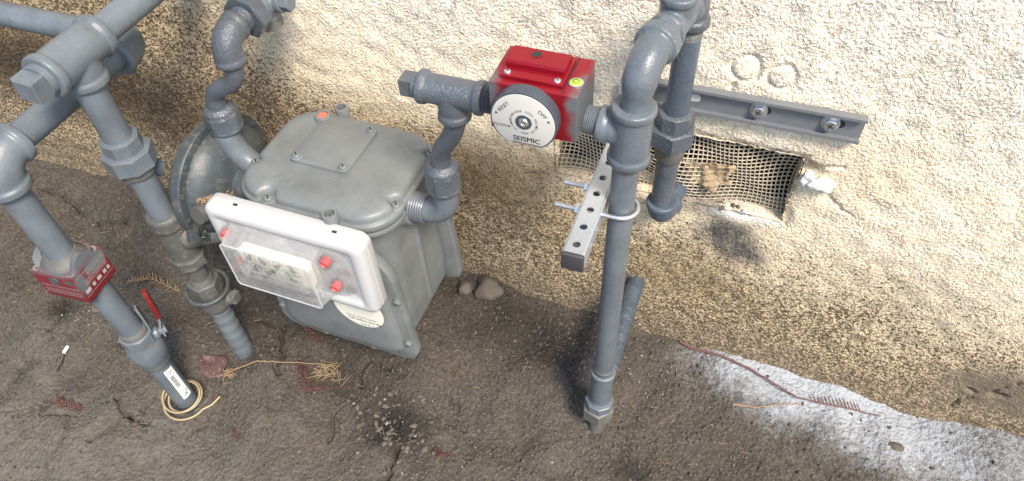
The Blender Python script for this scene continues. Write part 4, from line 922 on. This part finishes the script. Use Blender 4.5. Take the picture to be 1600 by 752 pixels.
# ================================================================ far left pipe with red valve and lever
KX, KY = -.925, -.434; K0 = V3(KX, KY, 0)
lp = thing('left_gas_pipe', 'grey pipe at far left, bent twice, with red valve and barcode label', 'gas pipe', (KX, KY, -.06))
ZE = .619; KU = V3(-.942, -.440, 0)
MB().cyl(K0+V3(0, 0, -.12), K0+V3(0, 0, .125), .0211, 44).build('lower_pipe', 'pipe_old', lp)
MB().cyl(K0+V3(0, 0, .20), K0+V3(-.006, -.001, .365), .0211, 44).build('middle_pipe', 'pipe_old', lp)
MB().cyl(KU+V3(0, 0, .405), KU+V3(0, 0, ZE-.03), .0211, 44).build('upper_pipe', 'pipe_old', lp)
elbow_cast('front_elbow', KU+V3(0, 0, ZE), (0, 0, -1), (0, 1, 0), .0285, .050, .050, .0322, 'cast_old', lp, .013, voxel=.002)
MB().cyl(KU+V3(0, .03, ZE), V3(KU[0], -.17, ZE), .0211, 44).build('cross_pipe', 'pipe_old', lp)
elbow_cast('rear_elbow', V3(KU[0], -.138, ZE), (0, -1, 0), (-1, 0, 0), .0300, .050, .050, .0335, 'pipe_old', lp, .013, voxel=.002)
MB().cyl(V3(KU[0]-.03, -.138, ZE), V3(-2.2, -.138, ZE), .0211, 40).build('wall_run_pipe', 'pipe_old', lp)
MB().lathe(KU+V3(0, 0, ZE-.05), (0, 0, -1), [(0, .0225), (.006, .0228), (.0062, .021)], 36).build('thread', 'cast_old', lp)
# ball valve
MB().hexa(K0, (0, 0, 1), .0295, .178, .205, .003, 8, rad(12)).build('valve_end', 'cast_old', lp)
vbody = MB().lathe(K0, (0, 0, 1), [(.112, .0245), (.115, .0280), (.128, .0300), (.131, .0318), (.150, .0330), (.168, .0318), (.171, .0300), (.180, .0285)], 40).build('ball_valve_body', 'cast_old', lp)
MB().lathe(K0, (0, 0, 1), [(.198, .0225), (.203, .0245), (.214, .0240), (.218, .0215)], 36).build('rust_ring', 'rusty', lp); MB().lathe(K0, (0, 0, 1), [(.100, .0215), (.104, .0238), (.113, .0240)], 36).build('rust_ring', 'rusty', lp)
SD = unit(V3(.62, .78, 0)); S0 = K0+V3(0, 0, .180)
MB().lathe(S0, SD, [(.020, .0125), (.032, .0120), (.036, .008), (.046, .008)], 24).build('valve_stem', 'cast_old', vbody); MB().hexa(S0, SD, .0088, .040, .048, .001).build('stem_nut', 'cast_old', vbody)
lo = S0+SD*.040; up_ = unit(V3(-.02, .02, 1)); side = np.cross(SD, up_)
def strap(b, pts, w, t):
    R = []
    for p, n_, ww in pts: R.append([p+side*ww/2+n_*t/2, p-side*ww/2+n_*t/2, p-side*ww/2-n_*t/2, p+side*ww/2-n_*t/2])
    return b.rings(R, True)
lev = strap(MB(), [(lo-up_*.012, SD, .016), (lo+up_*.012, SD, .017), (lo+up_*.018+SD*.002, unit(SD-up_*.4), .016), (lo+up_*.030+SD*.006, unit(SD-up_*.4), .0155), (lo+up_*.050+SD*.009, SD, .0155)], .016, .003).build('lever', 'lever_steel', lp)
strap(MB(), [(lo+up_*.036+SD*.007, SD, .0165), (lo+up_*.044+SD*.009, SD, .021), (lo+up_*.095+SD*.011, SD, .020), (lo+up_*.106+SD*.011, SD, .011)], .018, .0075).build('lever_grip', 'lever_grip', lev)
strap(MB(), [(S0+SD*.024+up_*.01, SD, .024), (S0+SD*.026+up_*.045, SD, .022), (S0+SD*.025+up_*.080, SD, .010)], .02, .0035).build('locking_wing', 'cast_old', vbody)
# red block valve
RBC = V3(-.944, -.440, 0); rb = thing('red_excess_flow_valve', 'weathered red block valve with white print on far left pipe', 'valve', (RBC[0], RBC[1], .347), rad(5)); rb.scale = (1.14, 1.0, 1.0)
ORG[rb.name] = V3(0, 0, .335)
MAT['red_old'] = m_red('faded_red_paint', [((0, 0, .082), (.08, .08, .028)), ((.034, .012, .055), (.012, .03, .02)), ((.034, -.026, .045), (.010, .012, .03))], (.15, .015, .018), .5, 0)
def block():
    h = .0345; c = .010
    oc_ = [(h, -h), (h, h), (h-c, h), (-h+c, h), (-h, h-c), (-h, -h+c), (-h, -h)]
    b = MB(); o = np.array([(h, -h), (h, h), (-h, h), (-h, -h)])
    def ring(s, z): return [V3(p[0]*s, p[1]*s, z) for p in o]
    b.rings([ring(.985, .339), ring(1, .341), ring(1, .399), ring(.985, .401)], True)
    b.box((0, 0, .333), (.050, .056, .014), .001)                       # lower foot
    blk = b.build('block', 'red_old', rb, 25)
    # saddle-shaped collar on top: high in the middle of each side, low at the screws
    n = 48; R = []
    for rr_, zz in ((.0352, .398), (.0340, None), (.0262, None), (.0262, .398)):
        row = []
        for k in range(n):
            t = 2*math.pi*k/n; q = max(abs(math.cos(t)), abs(math.sin(t))); hgt = .4025+.020*max(0, math.cos(2*t))**1.0*(1 if True else 0)
            L = rr_/q if rr_ > .03 else rr_
            if rr_ > .03 and q < .80: L = rr_/.86*.98
            row.append(V3(L*math.cos(t), L*math.sin(t), zz if zz is not None else hgt))
        R.append(row)
    MB().rings(R, False).build('collar', 'red_old', blk, 25)
    MB().lathe((0, 0, .401), (0, 0, 1), [(0, .0330), (.004, .0325), (.010, .0268), (.016, .0240), (.020, .0222)], 36).build('pipe_seat', 'rusty', blk)
    for x, y in ((h-.008, -h+.008), (h-.008, h-.008), (-h+.008, -h+.008)):
        MB().lathe((x, y, .4005), (0, 0, 1), [(0, .0062), (.0012, .0062), (.0012, .0044), (.0004, .0040)], 20).build('screw', 'zinc', blk)
    # printed panels: a ruled border, rows of fine print and a row of small marks
    pr = MB(); xf = h+.0004; random.seed(5)
    def bar(y, z, w, hh): pr.add([V3(xf, y-w/2, z-hh/2), V3(xf, y+w/2, z-hh/2), V3(xf, y+w/2, z+hh/2), V3(xf, y-w/2, z+hh/2)], [(0, 1, 2, 3)])
    bar(0, .3935, .066, .0007); bar(0, .3515, .066, .0007)
    for r_, z in enumerate((.3890, .3860, .3830, .3785, .3755, .3725, .3695)):
        y = -.010 if r_ < 3 else -.022
        while y < .029:
            w = random.uniform(.0015, .0045); bar(y+w/2, z, w, .0010); y += w+.0010
    for y, w in ((-.0245, .011), (-.010, .006), (.003, .009), (.0165, .007), (.026, .0055)):
        bar(y, .3605, w, .0075)
    pr.build('print', 'white_print', blk)
    pr = MB()
    def barf(x, z, w, hh): pr.add([V3(x-w/2, -h-.0004, z-hh/2), V3(x+w/2, -h-.0004, z-hh/2), V3(x+w/2, -h-.0004, z+hh/2), V3(x-w/2, -h-.0004, z+hh/2)], [(0, 1, 2, 3)])
    for z in (.3720, .3690, .3620, .3590, .3550, .3520):
        x = -.030
        while x < .029:
            w = random.uniform(.0015, .0045); barf(x+w/2, z, w, .0010); x += w+.0012
    pr.build('print', 'white_print', blk)
    MB().lathe((-.002, -h, .3850), (0, -1, 0), [(0, .0082), (.0012, .0082), (.0012, .0064), (-.001, .006)], 28).build('sight_port', 'dirty', blk)
    MB().lathe((-.002, -h-.0003, .3850), (0, -1, 0), [(0, .0062), (.0004, .0061)], 24).build('port_glass', 'dial_rim', blk)
    MB().box((.021, -h-.0004, .3870), (.013, .0008, .008)).build('name_tab', 'dirty', blk)
block()
random.seed(21)
# barcode label wrapped on the lower pipe
def wrap(b, a0, a1, z0, z1, r, n=10):
    P = [[K0+V3(r*math.cos(t), r*math.sin(t), z) for t in np.linspace(rad(a0), rad(a1), n)] for z in (z0, z1)]
    b.add(P[0]+P[1], [(k, k+1, n+k+1, n+k) for k in range(n-1)])
lab = MB(); wrap(lab, -34, 18, -.012, .092, .0214); label = lab.build('barcode_label', 'label_paper', lp)
bc = MB(); z = .030
while z < .070: w = random.choice((.0006, .001, .0016)); wrap(bc, -26, -4, z, z+w, .0216, 4); z += w+random.choice((.0007, .0011))
for k in range(5):
    for j in range(5):
        if random.random() < .6: wrap(bc, -20+j*4, -16+j*4, -.004+k*.0016, -.0024+k*.0016, .0216, 2)
for z in (.078, .083): wrap(bc, -24, 2, z, z+.0015, .0216, 4)
for z in (.004, .010): wrap(bc, 2, 10, z, z+.0022, .0216, 3)
bc.build('barcode', 'dark_print', label)
lt = MB()
# loose yellow wire coiled round the foot
wr = MB(); c = V3(KX+.006, KY-.004, gz(KX, KY)+.012); P = []
for k in range(150):
    t = k/149*2*math.pi*2.6+2.3; r = .033+.006*math.sin(t*.37+1)+k*.00003; P.append(c+V3(r*math.cos(t)*1.15, r*math.sin(t), .010+.020*(1-k/149)+.008*math.sin(t*1+.5)))
last = P[-1]; e_ = [V3(.045, -.010, -.006), V3(.062, .012, .006), V3(.075, .022, .012)]
tl = [c+V3(.052, .006, .018), c+V3(.075, .022, .024)]
for q in (V3(.012, .016, .0), V3(.022, .034, .008)): P.append(last+q)
wr.tube(P, .0020, 8); wire = wr.build('wire_coil', 'wire_yellow', None); move_origin(wire, tuple(c)); tag(wire, 'loose yellow wire looped round the foot of the left pipe', 'wire')
b = MB().lathe(K0+V3(0, 0, gz(KX, KY)), (0, 0, 1), [(-.02, .0235), (.004, .0235), (.012, .0222), (.014, .0213)], 34); b.build('pipe_wrap', 'tape', lp)

# ================================================================ things lying on the ground
def on(x, y, h=.0): return V3(x, y, gz(x, y, True)+h)
def sprig(name, P, mat, label, needle=.012, n=14, r=.0009, cat='twig', flat=.35, stem=None):
    """dry conifer spray: curved stem with rows of flat needles on both sides"""
    P = [on(x, y, h) for x, y, h in P]; Q = []
    for a, b in zip(P[:-1], P[1:]): Q += [a+(b-a)*t for t in np.linspace(0, 1, 9)[:-1]]
    Q.append(P[-1]); Q = [q+V3(random.gauss(0, .0007), random.gauss(0, .0007), random.gauss(0, .0004)) for q in Q]; b = MB().tube(Q, [r*(1.3-.8*k/len(Q)) for k in range(len(Q))], 6)
    o = b.build(name, stem or mat, None); nd = MB()
    for k in range(n):
        q = Q[int((k+.5)/n*(len(Q)-1))]; T = unit(Q[min(len(Q)-1, int((k+.5)/n*(len(Q)-1))+1)]-q+1e-6); sd = np.cross(T, (0, 0, 1.)); L = needle*(1-.55*abs(k/n-.35))*random.choice((1, 1, 1, .9, .7))
        for s in (-1, 1):
            d = unit(sd*s*.85+T*.7+V3(0, 0, random.uniform(.0, flat)))*L*random.uniform(.8, 1.1); w = unit(np.cross(d, (0, 0, 1.)))*.0009
            nd.add([q-w, q+w, q+d*.6+w*1.1+V3(0, 0, .0008), q+d, q+d*.6-w*1.1+V3(0, 0, .0008)], [(0, 1, 2, 3, 4)])
    if n:
        x = nd.build('needles', mat, o); x['kind'] = 'stuff'; md = x.modifiers.new('s', 'SOLIDIFY'); md.thickness = .0004
    base = P[0]; mv = Vector(base)
    for c in [o]+list(o.children): c.data.transform(Matrix.Translation(-mv))
    o.location = mv; tag(o, label, cat); return o
random.seed(3)
sprig('fallen_sprig', [(-1.130, -.520, .002), (-1.165, -.523, .006), (-1.198, -.520, .004)], 'needle_red', 'small red-brown conifer sprig lying alone at lower left', .021, 15)
sprig('fallen_sprig', [(-.735, -.292, .004), (-.712, -.312, .010), (-.683, -.338, .004)], 'needle_red', 'red-brown conifer sprig at the end of the long straw, below meter', .022, 16)
sprig('fallen_sprig', [(-.700, -.345, .003), (-.660, -.325, .006), (-.614, -.300, .003)], 'needle_red', 'red-brown sprig lying under the straw tangle below meter', .012, 18)
sprig('fallen_sprig', [(-1.085, -.225, .004), (-1.15, -.226, .014), (-1.222, -.236, .004)], 'needle_tan', 'tan dry conifer frond beside the red lever', .022, 20)
sprig('fallen_sprig', [(-.80, -.455, .002), (-.785, -.470, .004), (-.770, -.468, .002)], 'needle_red', 'tiny red sprig left of the dark litter patch', .010, 10)
sprig('fallen_sprig', [(-.40, -.362, .003), (-.385, -.372, .006), (-.365, -.360, .002)], 'needle_red', 'tiny red sprig right of the dark litter patch', .014, 10)
sprig('fallen_sprig', [(-.755, -.215, .003), (-.735, -.235, .005), (-.705, -.232, .003)], 'needle_red', 'dark red sprig half under the front of the meter', .016, 12)
# long reddish twig against the wall foot, needles near its tip
P = [(.000, -.006, .010), (.026, -.014, .012), (.085, -.016, .010), (.144, -.027, .010), (.19, -.040, .010), (.237, -.057, .011), (.30, -.050, .012), (.345, -.040, .010), (.389, -.036, .006)]
tw = sprig('long_twig', P, 'twig_red', 'long thin reddish twig lying along the wall on pale sprayed ground', .016, 0, .0022)
nd = MB()
for k in range(13):
    q = np.array(on(.275+k*.0068, -.0515+k*.0011, .011)); d = V3(-.010, .017, .004)*random.uniform(.7, 1.05); w = V3(.0010, .0006, 0); nd.add([q-w, q+w, q+d*.6+w, q+d, q+d*.6-w], [(0, 1, 2, 3, 4)])
nd.v = [tuple(np.array(p)-np.array(tw.location)) for p in nd.v]
x = nd.build('needles', 'twig_red', tw, local=True); x['kind'] = 'stuff'; x.modifiers.new('s', 'SOLIDIFY').thickness = .0005
sprig('grey_twig', [(.125, -.104, .003), (.17, -.096, .006), (.215, -.075, .005), (.249, -.062, .003)], 'twig', 'short dark twig beside the long reddish twig', .004, 8, .0016)
# long pale straw
st_ = sprig('long_straw', [(-.885, -.372, .008), (-.845, -.356, .018), (-.80, -.336, .020), (-.76, -.317, .020), (-.70, -.290, .018), (-.652, -.272, .012)], 'needle_tan', 'long pale straw reaching from the spotted leaf toward the meter', .004, 0, .0014, 'straw')
tg = MB(); c = on(-.672, -.292, .004)
for k in range(34):
    a = random.uniform(0, 6.28); p = c+V3(random.gauss(0, .012), random.gauss(0, .009), random.uniform(0, .006)); d = V3(math.cos(a), math.sin(a)*.7, random.uniform(.0, .5))*random.uniform(.018, .05); k_ = V3(-d[1], d[0], .01)*random.gauss(0, .35)
    tg.tube([p, p+d*.35+k_*.6, p+d*.7+k_, p+d+V3(0, 0, -.006)], [.0009, .0009, .0007, .0004], 5)
o = tg.build('straw_tangle', 'needle_tan', None); move_origin(o, tuple(c)); tag(o, 'small tangle of dry straw on the soil below the meter', 'straw')
tg = MB(); c = on(-.872, -.360, .003)
for k in range(12):
    a = random.uniform(-1, 1.2); p = c+V3(random.gauss(0, .008), random.gauss(0, .006), .001); d = V3(math.cos(a), math.sin(a)*.5, random.uniform(.0, .35))*random.uniform(.015, .045); k_ = V3(-d[1], d[0], .0)*random.gauss(0, .4)
    tg.tube([p, p+d*.4+k_*.7, p+d*.75+k_*.8, p+d], [.0011, .0011, .0008, .0004], 5)
o = tg.build('root_tangle', 'twig', None); move_origin(o, tuple(c)); tag(o, 'thin brown root tangle beside the spotted leaf', 'roots')
# heart-shaped spotted leaf, gently cupped
def heart_leaf():
    b = MB(); P = []; c = on(-.915, -.352, .005); n, mm = 20, 11
    R = np.array(((.97, .24, 0), (-.24, .97, 0), (0, 0, 1)))
    for i in range(n+1):
        q = i/n; hw = .027*math.sin(math.pi*min(1, q**.62))**.85 if 0 < q < 1 else .0006      # base at q=0, tip at q=1
        for j in range(mm+1):
            k = j/mm*2-1; x = .030-.062*q+.010*(1-q)*abs(k)**1.5*(q < .3); y = hw*k
            P.append(c+R@V3(x, y, .0055*abs(k)+.004*math.sin(q*5+k)+.0030*(q-.5)**2*8))
    f = [(i*(mm+1)+j, i*(mm+1)+j+1, (i+1)*(mm+1)+j+1, (i+1)*(mm+1)+j) for i in range(n) for j in range(mm)]
    b.add(P, f); o = b.build('dry_leaf', 'leaf', None, 60); o.modifiers.new('s', 'SOLIDIFY').thickness = .0006
    s = MB().tube([c+R@V3(.026, 0, .008), c+R@V3(.040, .004, .006), c+R@V3(.050, .012, .001)], [.0011, .0010, .0008], 6).build('leaf_stalk', 'twig', o)
    for q in (o, s): q.data.transform(Matrix.Translation(-Vector(c)))
    o.location = Vector(c); tag(o, 'heart-shaped purplish leaf with pale spots by the left pipes', 'leaf')
heart_leaf()
def chip(name, x, y, r, mat, label, cat, sc=(1, 1, .5), seed=0, h=.3):
    c = on(x, y, r*sc[2]*h); o = lump(name, c, r, mat, None, 3, .28, seed, sc); move_origin(o, tuple(c)); return tag(o, label, cat)
chip('pale_shell', -.889, -.364, .0085, 'speck', 'small pale shell fragment beside the spotted leaf', 'shell', (1, .7, .6), 2, .6)
chip('ground_rock', -.455, -.045, .019, 'rock', 'smooth grey-brown stone near the wall, nearer the meter', 'stone', (.85, 1.1, .75), 11, .5)
chip('ground_rock', -.408, -.030, .026, 'rock', 'rough brown clod against the wall foot, right of smooth stone', 'stone', (1.0, 1.0, .9), 14, .5)
chip('pale_pebble', -1.245, -.318, .009, 'rock', 'flat pale pebble on the soil below the red valve', 'stone', (1.2, .8, .45), 17)
chip('ground_rock', -.55, -.212, .013, 'rock', 'small half-buried stone just right of the meter foot', 'stone', (1.2, .9, .5), 19, .2)
chip('soil_ball', .423, -.087, .011, 'crumb', 'dark soil crumb in the pale sprayed strip', 'stone', (1.3, 1, .5), 23)
# white stub with a frayed tail at far left
c = on(-1.259, -.410, .004); b = MB().tube([c, c+V3(.004, -.016, .001)], .0042, 10); o = b.build('white_stub', 'foam', None)
b = MB()
for k in range(9): p = c+V3(.005+random.gauss(0, .002), -.02, -.001); b.tube([p, p+V3(random.gauss(.006, .004), -.02, .001), p+V3(random.gauss(.010, .008), -.042, -.001)], [.0012, .0010, .0005], 5)
t = b.build('frayed_tail', 'litter', o)
for q in (o, t): q.data.transform(Matrix.Translation(-Vector(c)))
o.location = Vector(c); tag(o, 'short white paper stub with frayed grey tail at far left', 'litter')
# leaf litter patch, soil crumbs, pale grit: uncountable
def flakes(name, pts, mat, smin, smax, label, cat='litter', thick=.0008):
    b = MB()
    for x, y in pts:
        c = on(x, y, .002); n = random.choice((4, 5, 6)); s = random.uniform(smin, smax); tilt = Euler((random.gauss(0, .25), random.gauss(0, .25), random.uniform(0, 6.28))).to_matrix(); P = []
        for k in range(n):
            t = 2*math.pi*k/n; P.append(c+np.array(tilt @ Vector((math.cos(t)*s*random.uniform(.6, 1.1), math.sin(t)*s*random.uniform(.4, .8), random.uniform(-.05, .12)*s))))
        b.add(P+[c+V3(0, 0, s*.1)], [(k, (k+1) % n, n) for k in range(n)])
    o = b.build(name, mat, None, 20); o['kind'] = 'stuff'; o.modifiers.new('s', 'SOLIDIFY').thickness = thick; return tag(o, label, cat)
pts = [(random.gauss(-.495, .045), random.gauss(-.35, .035)) for k in range(60)]
flakes('leaf_litter', pts, 'litter', .003, .012, 'patch of broken grey leaf litter in front of meter', 'litter')
pts = [(random.uniform(-1.5, .4), random.uniform(-.75, -.03)) for k in range(420)]
flakes('scattered_flakes', pts, 'litter', .0015, .005, 'scattered brown leaf flakes over the soil', 'litter')
pts = [(random.gauss(-.49, .07), random.gauss(-.36, .05)) for k in range(12)]
flakes('pale_flakes', pts, 'speck', .002, .0065, 'pale leaf chips in the litter patch', 'litter')
def grit(name, pts, mat, rmin, rmax, label, cat, pw=2.5):
    base = []
    for q in range(6):
        bm = bmesh.new(); bmesh.ops.create_icosphere(bm, subdivisions=1, radius=1)
        for v in bm.verts: v.co = v.co*random.uniform(.7, 1.2)
        bm.verts.index_update(); base.append((np.array([tuple(v.co) for v in bm.verts]), np.array([[v.index for v in f.verts] for f in bm.faces]))); bm.free()
    V, Fc = [], []; o_ = 0
    for x, y in pts:
        r = rmin+(rmax-rmin)*random.random()**pw; vv, ff = random.choice(base); M = np.array(Euler((random.random()*6, random.random()*6, random.random()*6)).to_matrix())
        V.append((vv*np.array((1, random.uniform(.6, 1), random.uniform(.4, .8)))*r)@M.T+on(x, y, r*.25)); Fc.append(ff+o_); o_ += len(vv)
    V = np.concatenate(V); Fc = np.concatenate(Fc); me = bpy.data.meshes.new(name); me.from_pydata(V.tolist(), [], Fc.tolist()); me.materials.append(MAT[mat]); me.shade_smooth(); me.set_sharp_from_angle(angle=rad(40))
    o = bpy.data.objects.new(name, me); COL.objects.link(o); o['kind'] = 'stuff'; return tag(o, label, cat)
def ground_pts(n, clumps):
    out = [(random.uniform(-1.65, .68), -.76*random.random()**.9-.012) for k in range(n)]
    for cx, cy, s, k in clumps: out += [(random.gauss(cx, s), min(-.012, random.gauss(cy, s*.7))) for _ in range(k)]
    return [p for p in out if -1.7 < p[0] < .7 and not (p[0] > .08 and p[1] > -.05-.21*p[0] and random.random() < .75)]
grit('soil_crumbs', ground_pts(8500, [(-.112, -.235, .035, 160), (-.866, -.315, .032, 140), (-.925, -.45, .032, 140), (-.42, -.035, .03, 60), (-.5, -.35, .07, 60), (-.15, -.1, .10, 500), (-.3, -.03, .12, 300), (-.9, -.3, .05, 150)]), 'crumb', .0009, .0055, 'loose brown soil crumbs over the ground', 'soil', 3.5)
grit('pale_grit', ground_pts(300, [(-1.25, -.33, .03, 80), (-.40, -.40, .12, 90), (.02, -.08, .06, 160), (-.12, -.38, .10, 120), (-1.13, -.36, .02, 40)]), 'speck', .0006, .0028, 'scattered pale grit grains on the soil', 'grit', 2.5)
b = MB()
for k in range(260):
    x, y = random.uniform(-1.5, .45), random.uniform(-.72, -.03); p = on(x, y, .0012); a = random.uniform(0, 6.28); L = random.uniform(.006, .026); d = V3(math.cos(a), math.sin(a), random.uniform(-.02, .08))*L; k_ = V3(-d[1], d[0], 0)*random.gauss(0, .2)
    b.tube([p, p+d*.5+k_, p+d], [.0005, .0007, .0004], 4)
o = b.build('dry_needles', 'needle_tan', None); o['kind'] = 'stuff'; tag(o, 'loose dry needles and stems scattered over the soil', 'litter')

# dust, needles and a curled stem on the meter lid
b = MB(); random.seed(77)
def lidp(x, y, h=.0): return V3(MC[0]+x, MC[1]+y, .5000+h)
P = [lidp(-.012, .096, .004), lidp(.004, .103, .005), lidp(.026, .100, .003), lidp(.052, .101, .005), lidp(.060, .106, .004)]
b.tube(P, .0009, 6)
for k in range(26):
    p = lidp(random.uniform(-.11, .10), random.uniform(-.075, .09), .0002); a = random.uniform(0, 6.28); L = random.uniform(.002, .007); d = V3(math.cos(a), math.sin(a), .02)*L; b.tube([p, p+d*.5+V3(0, 0, .0005), p+d], [.0004, .0006, .0003], 4)
for k in range(50):
    y = random.choice((-1, 1)); t = random.uniform(-.10, .10); p = V3(MC[0]+.1335, MC[1]+t*.7, .4835) if k % 2 else V3(MC[0]+t, MC[1]+.106, .4838); b.tube([p, p+V3(random.gauss(0, .002), random.gauss(0, .002), .001)], [.0010, .0006], 5)
o = b.build('lid_debris', 'twig', None); o['kind'] = 'stuff'; tag(o, 'curled stem and dry flecks lying on the meter lid', 'debris')
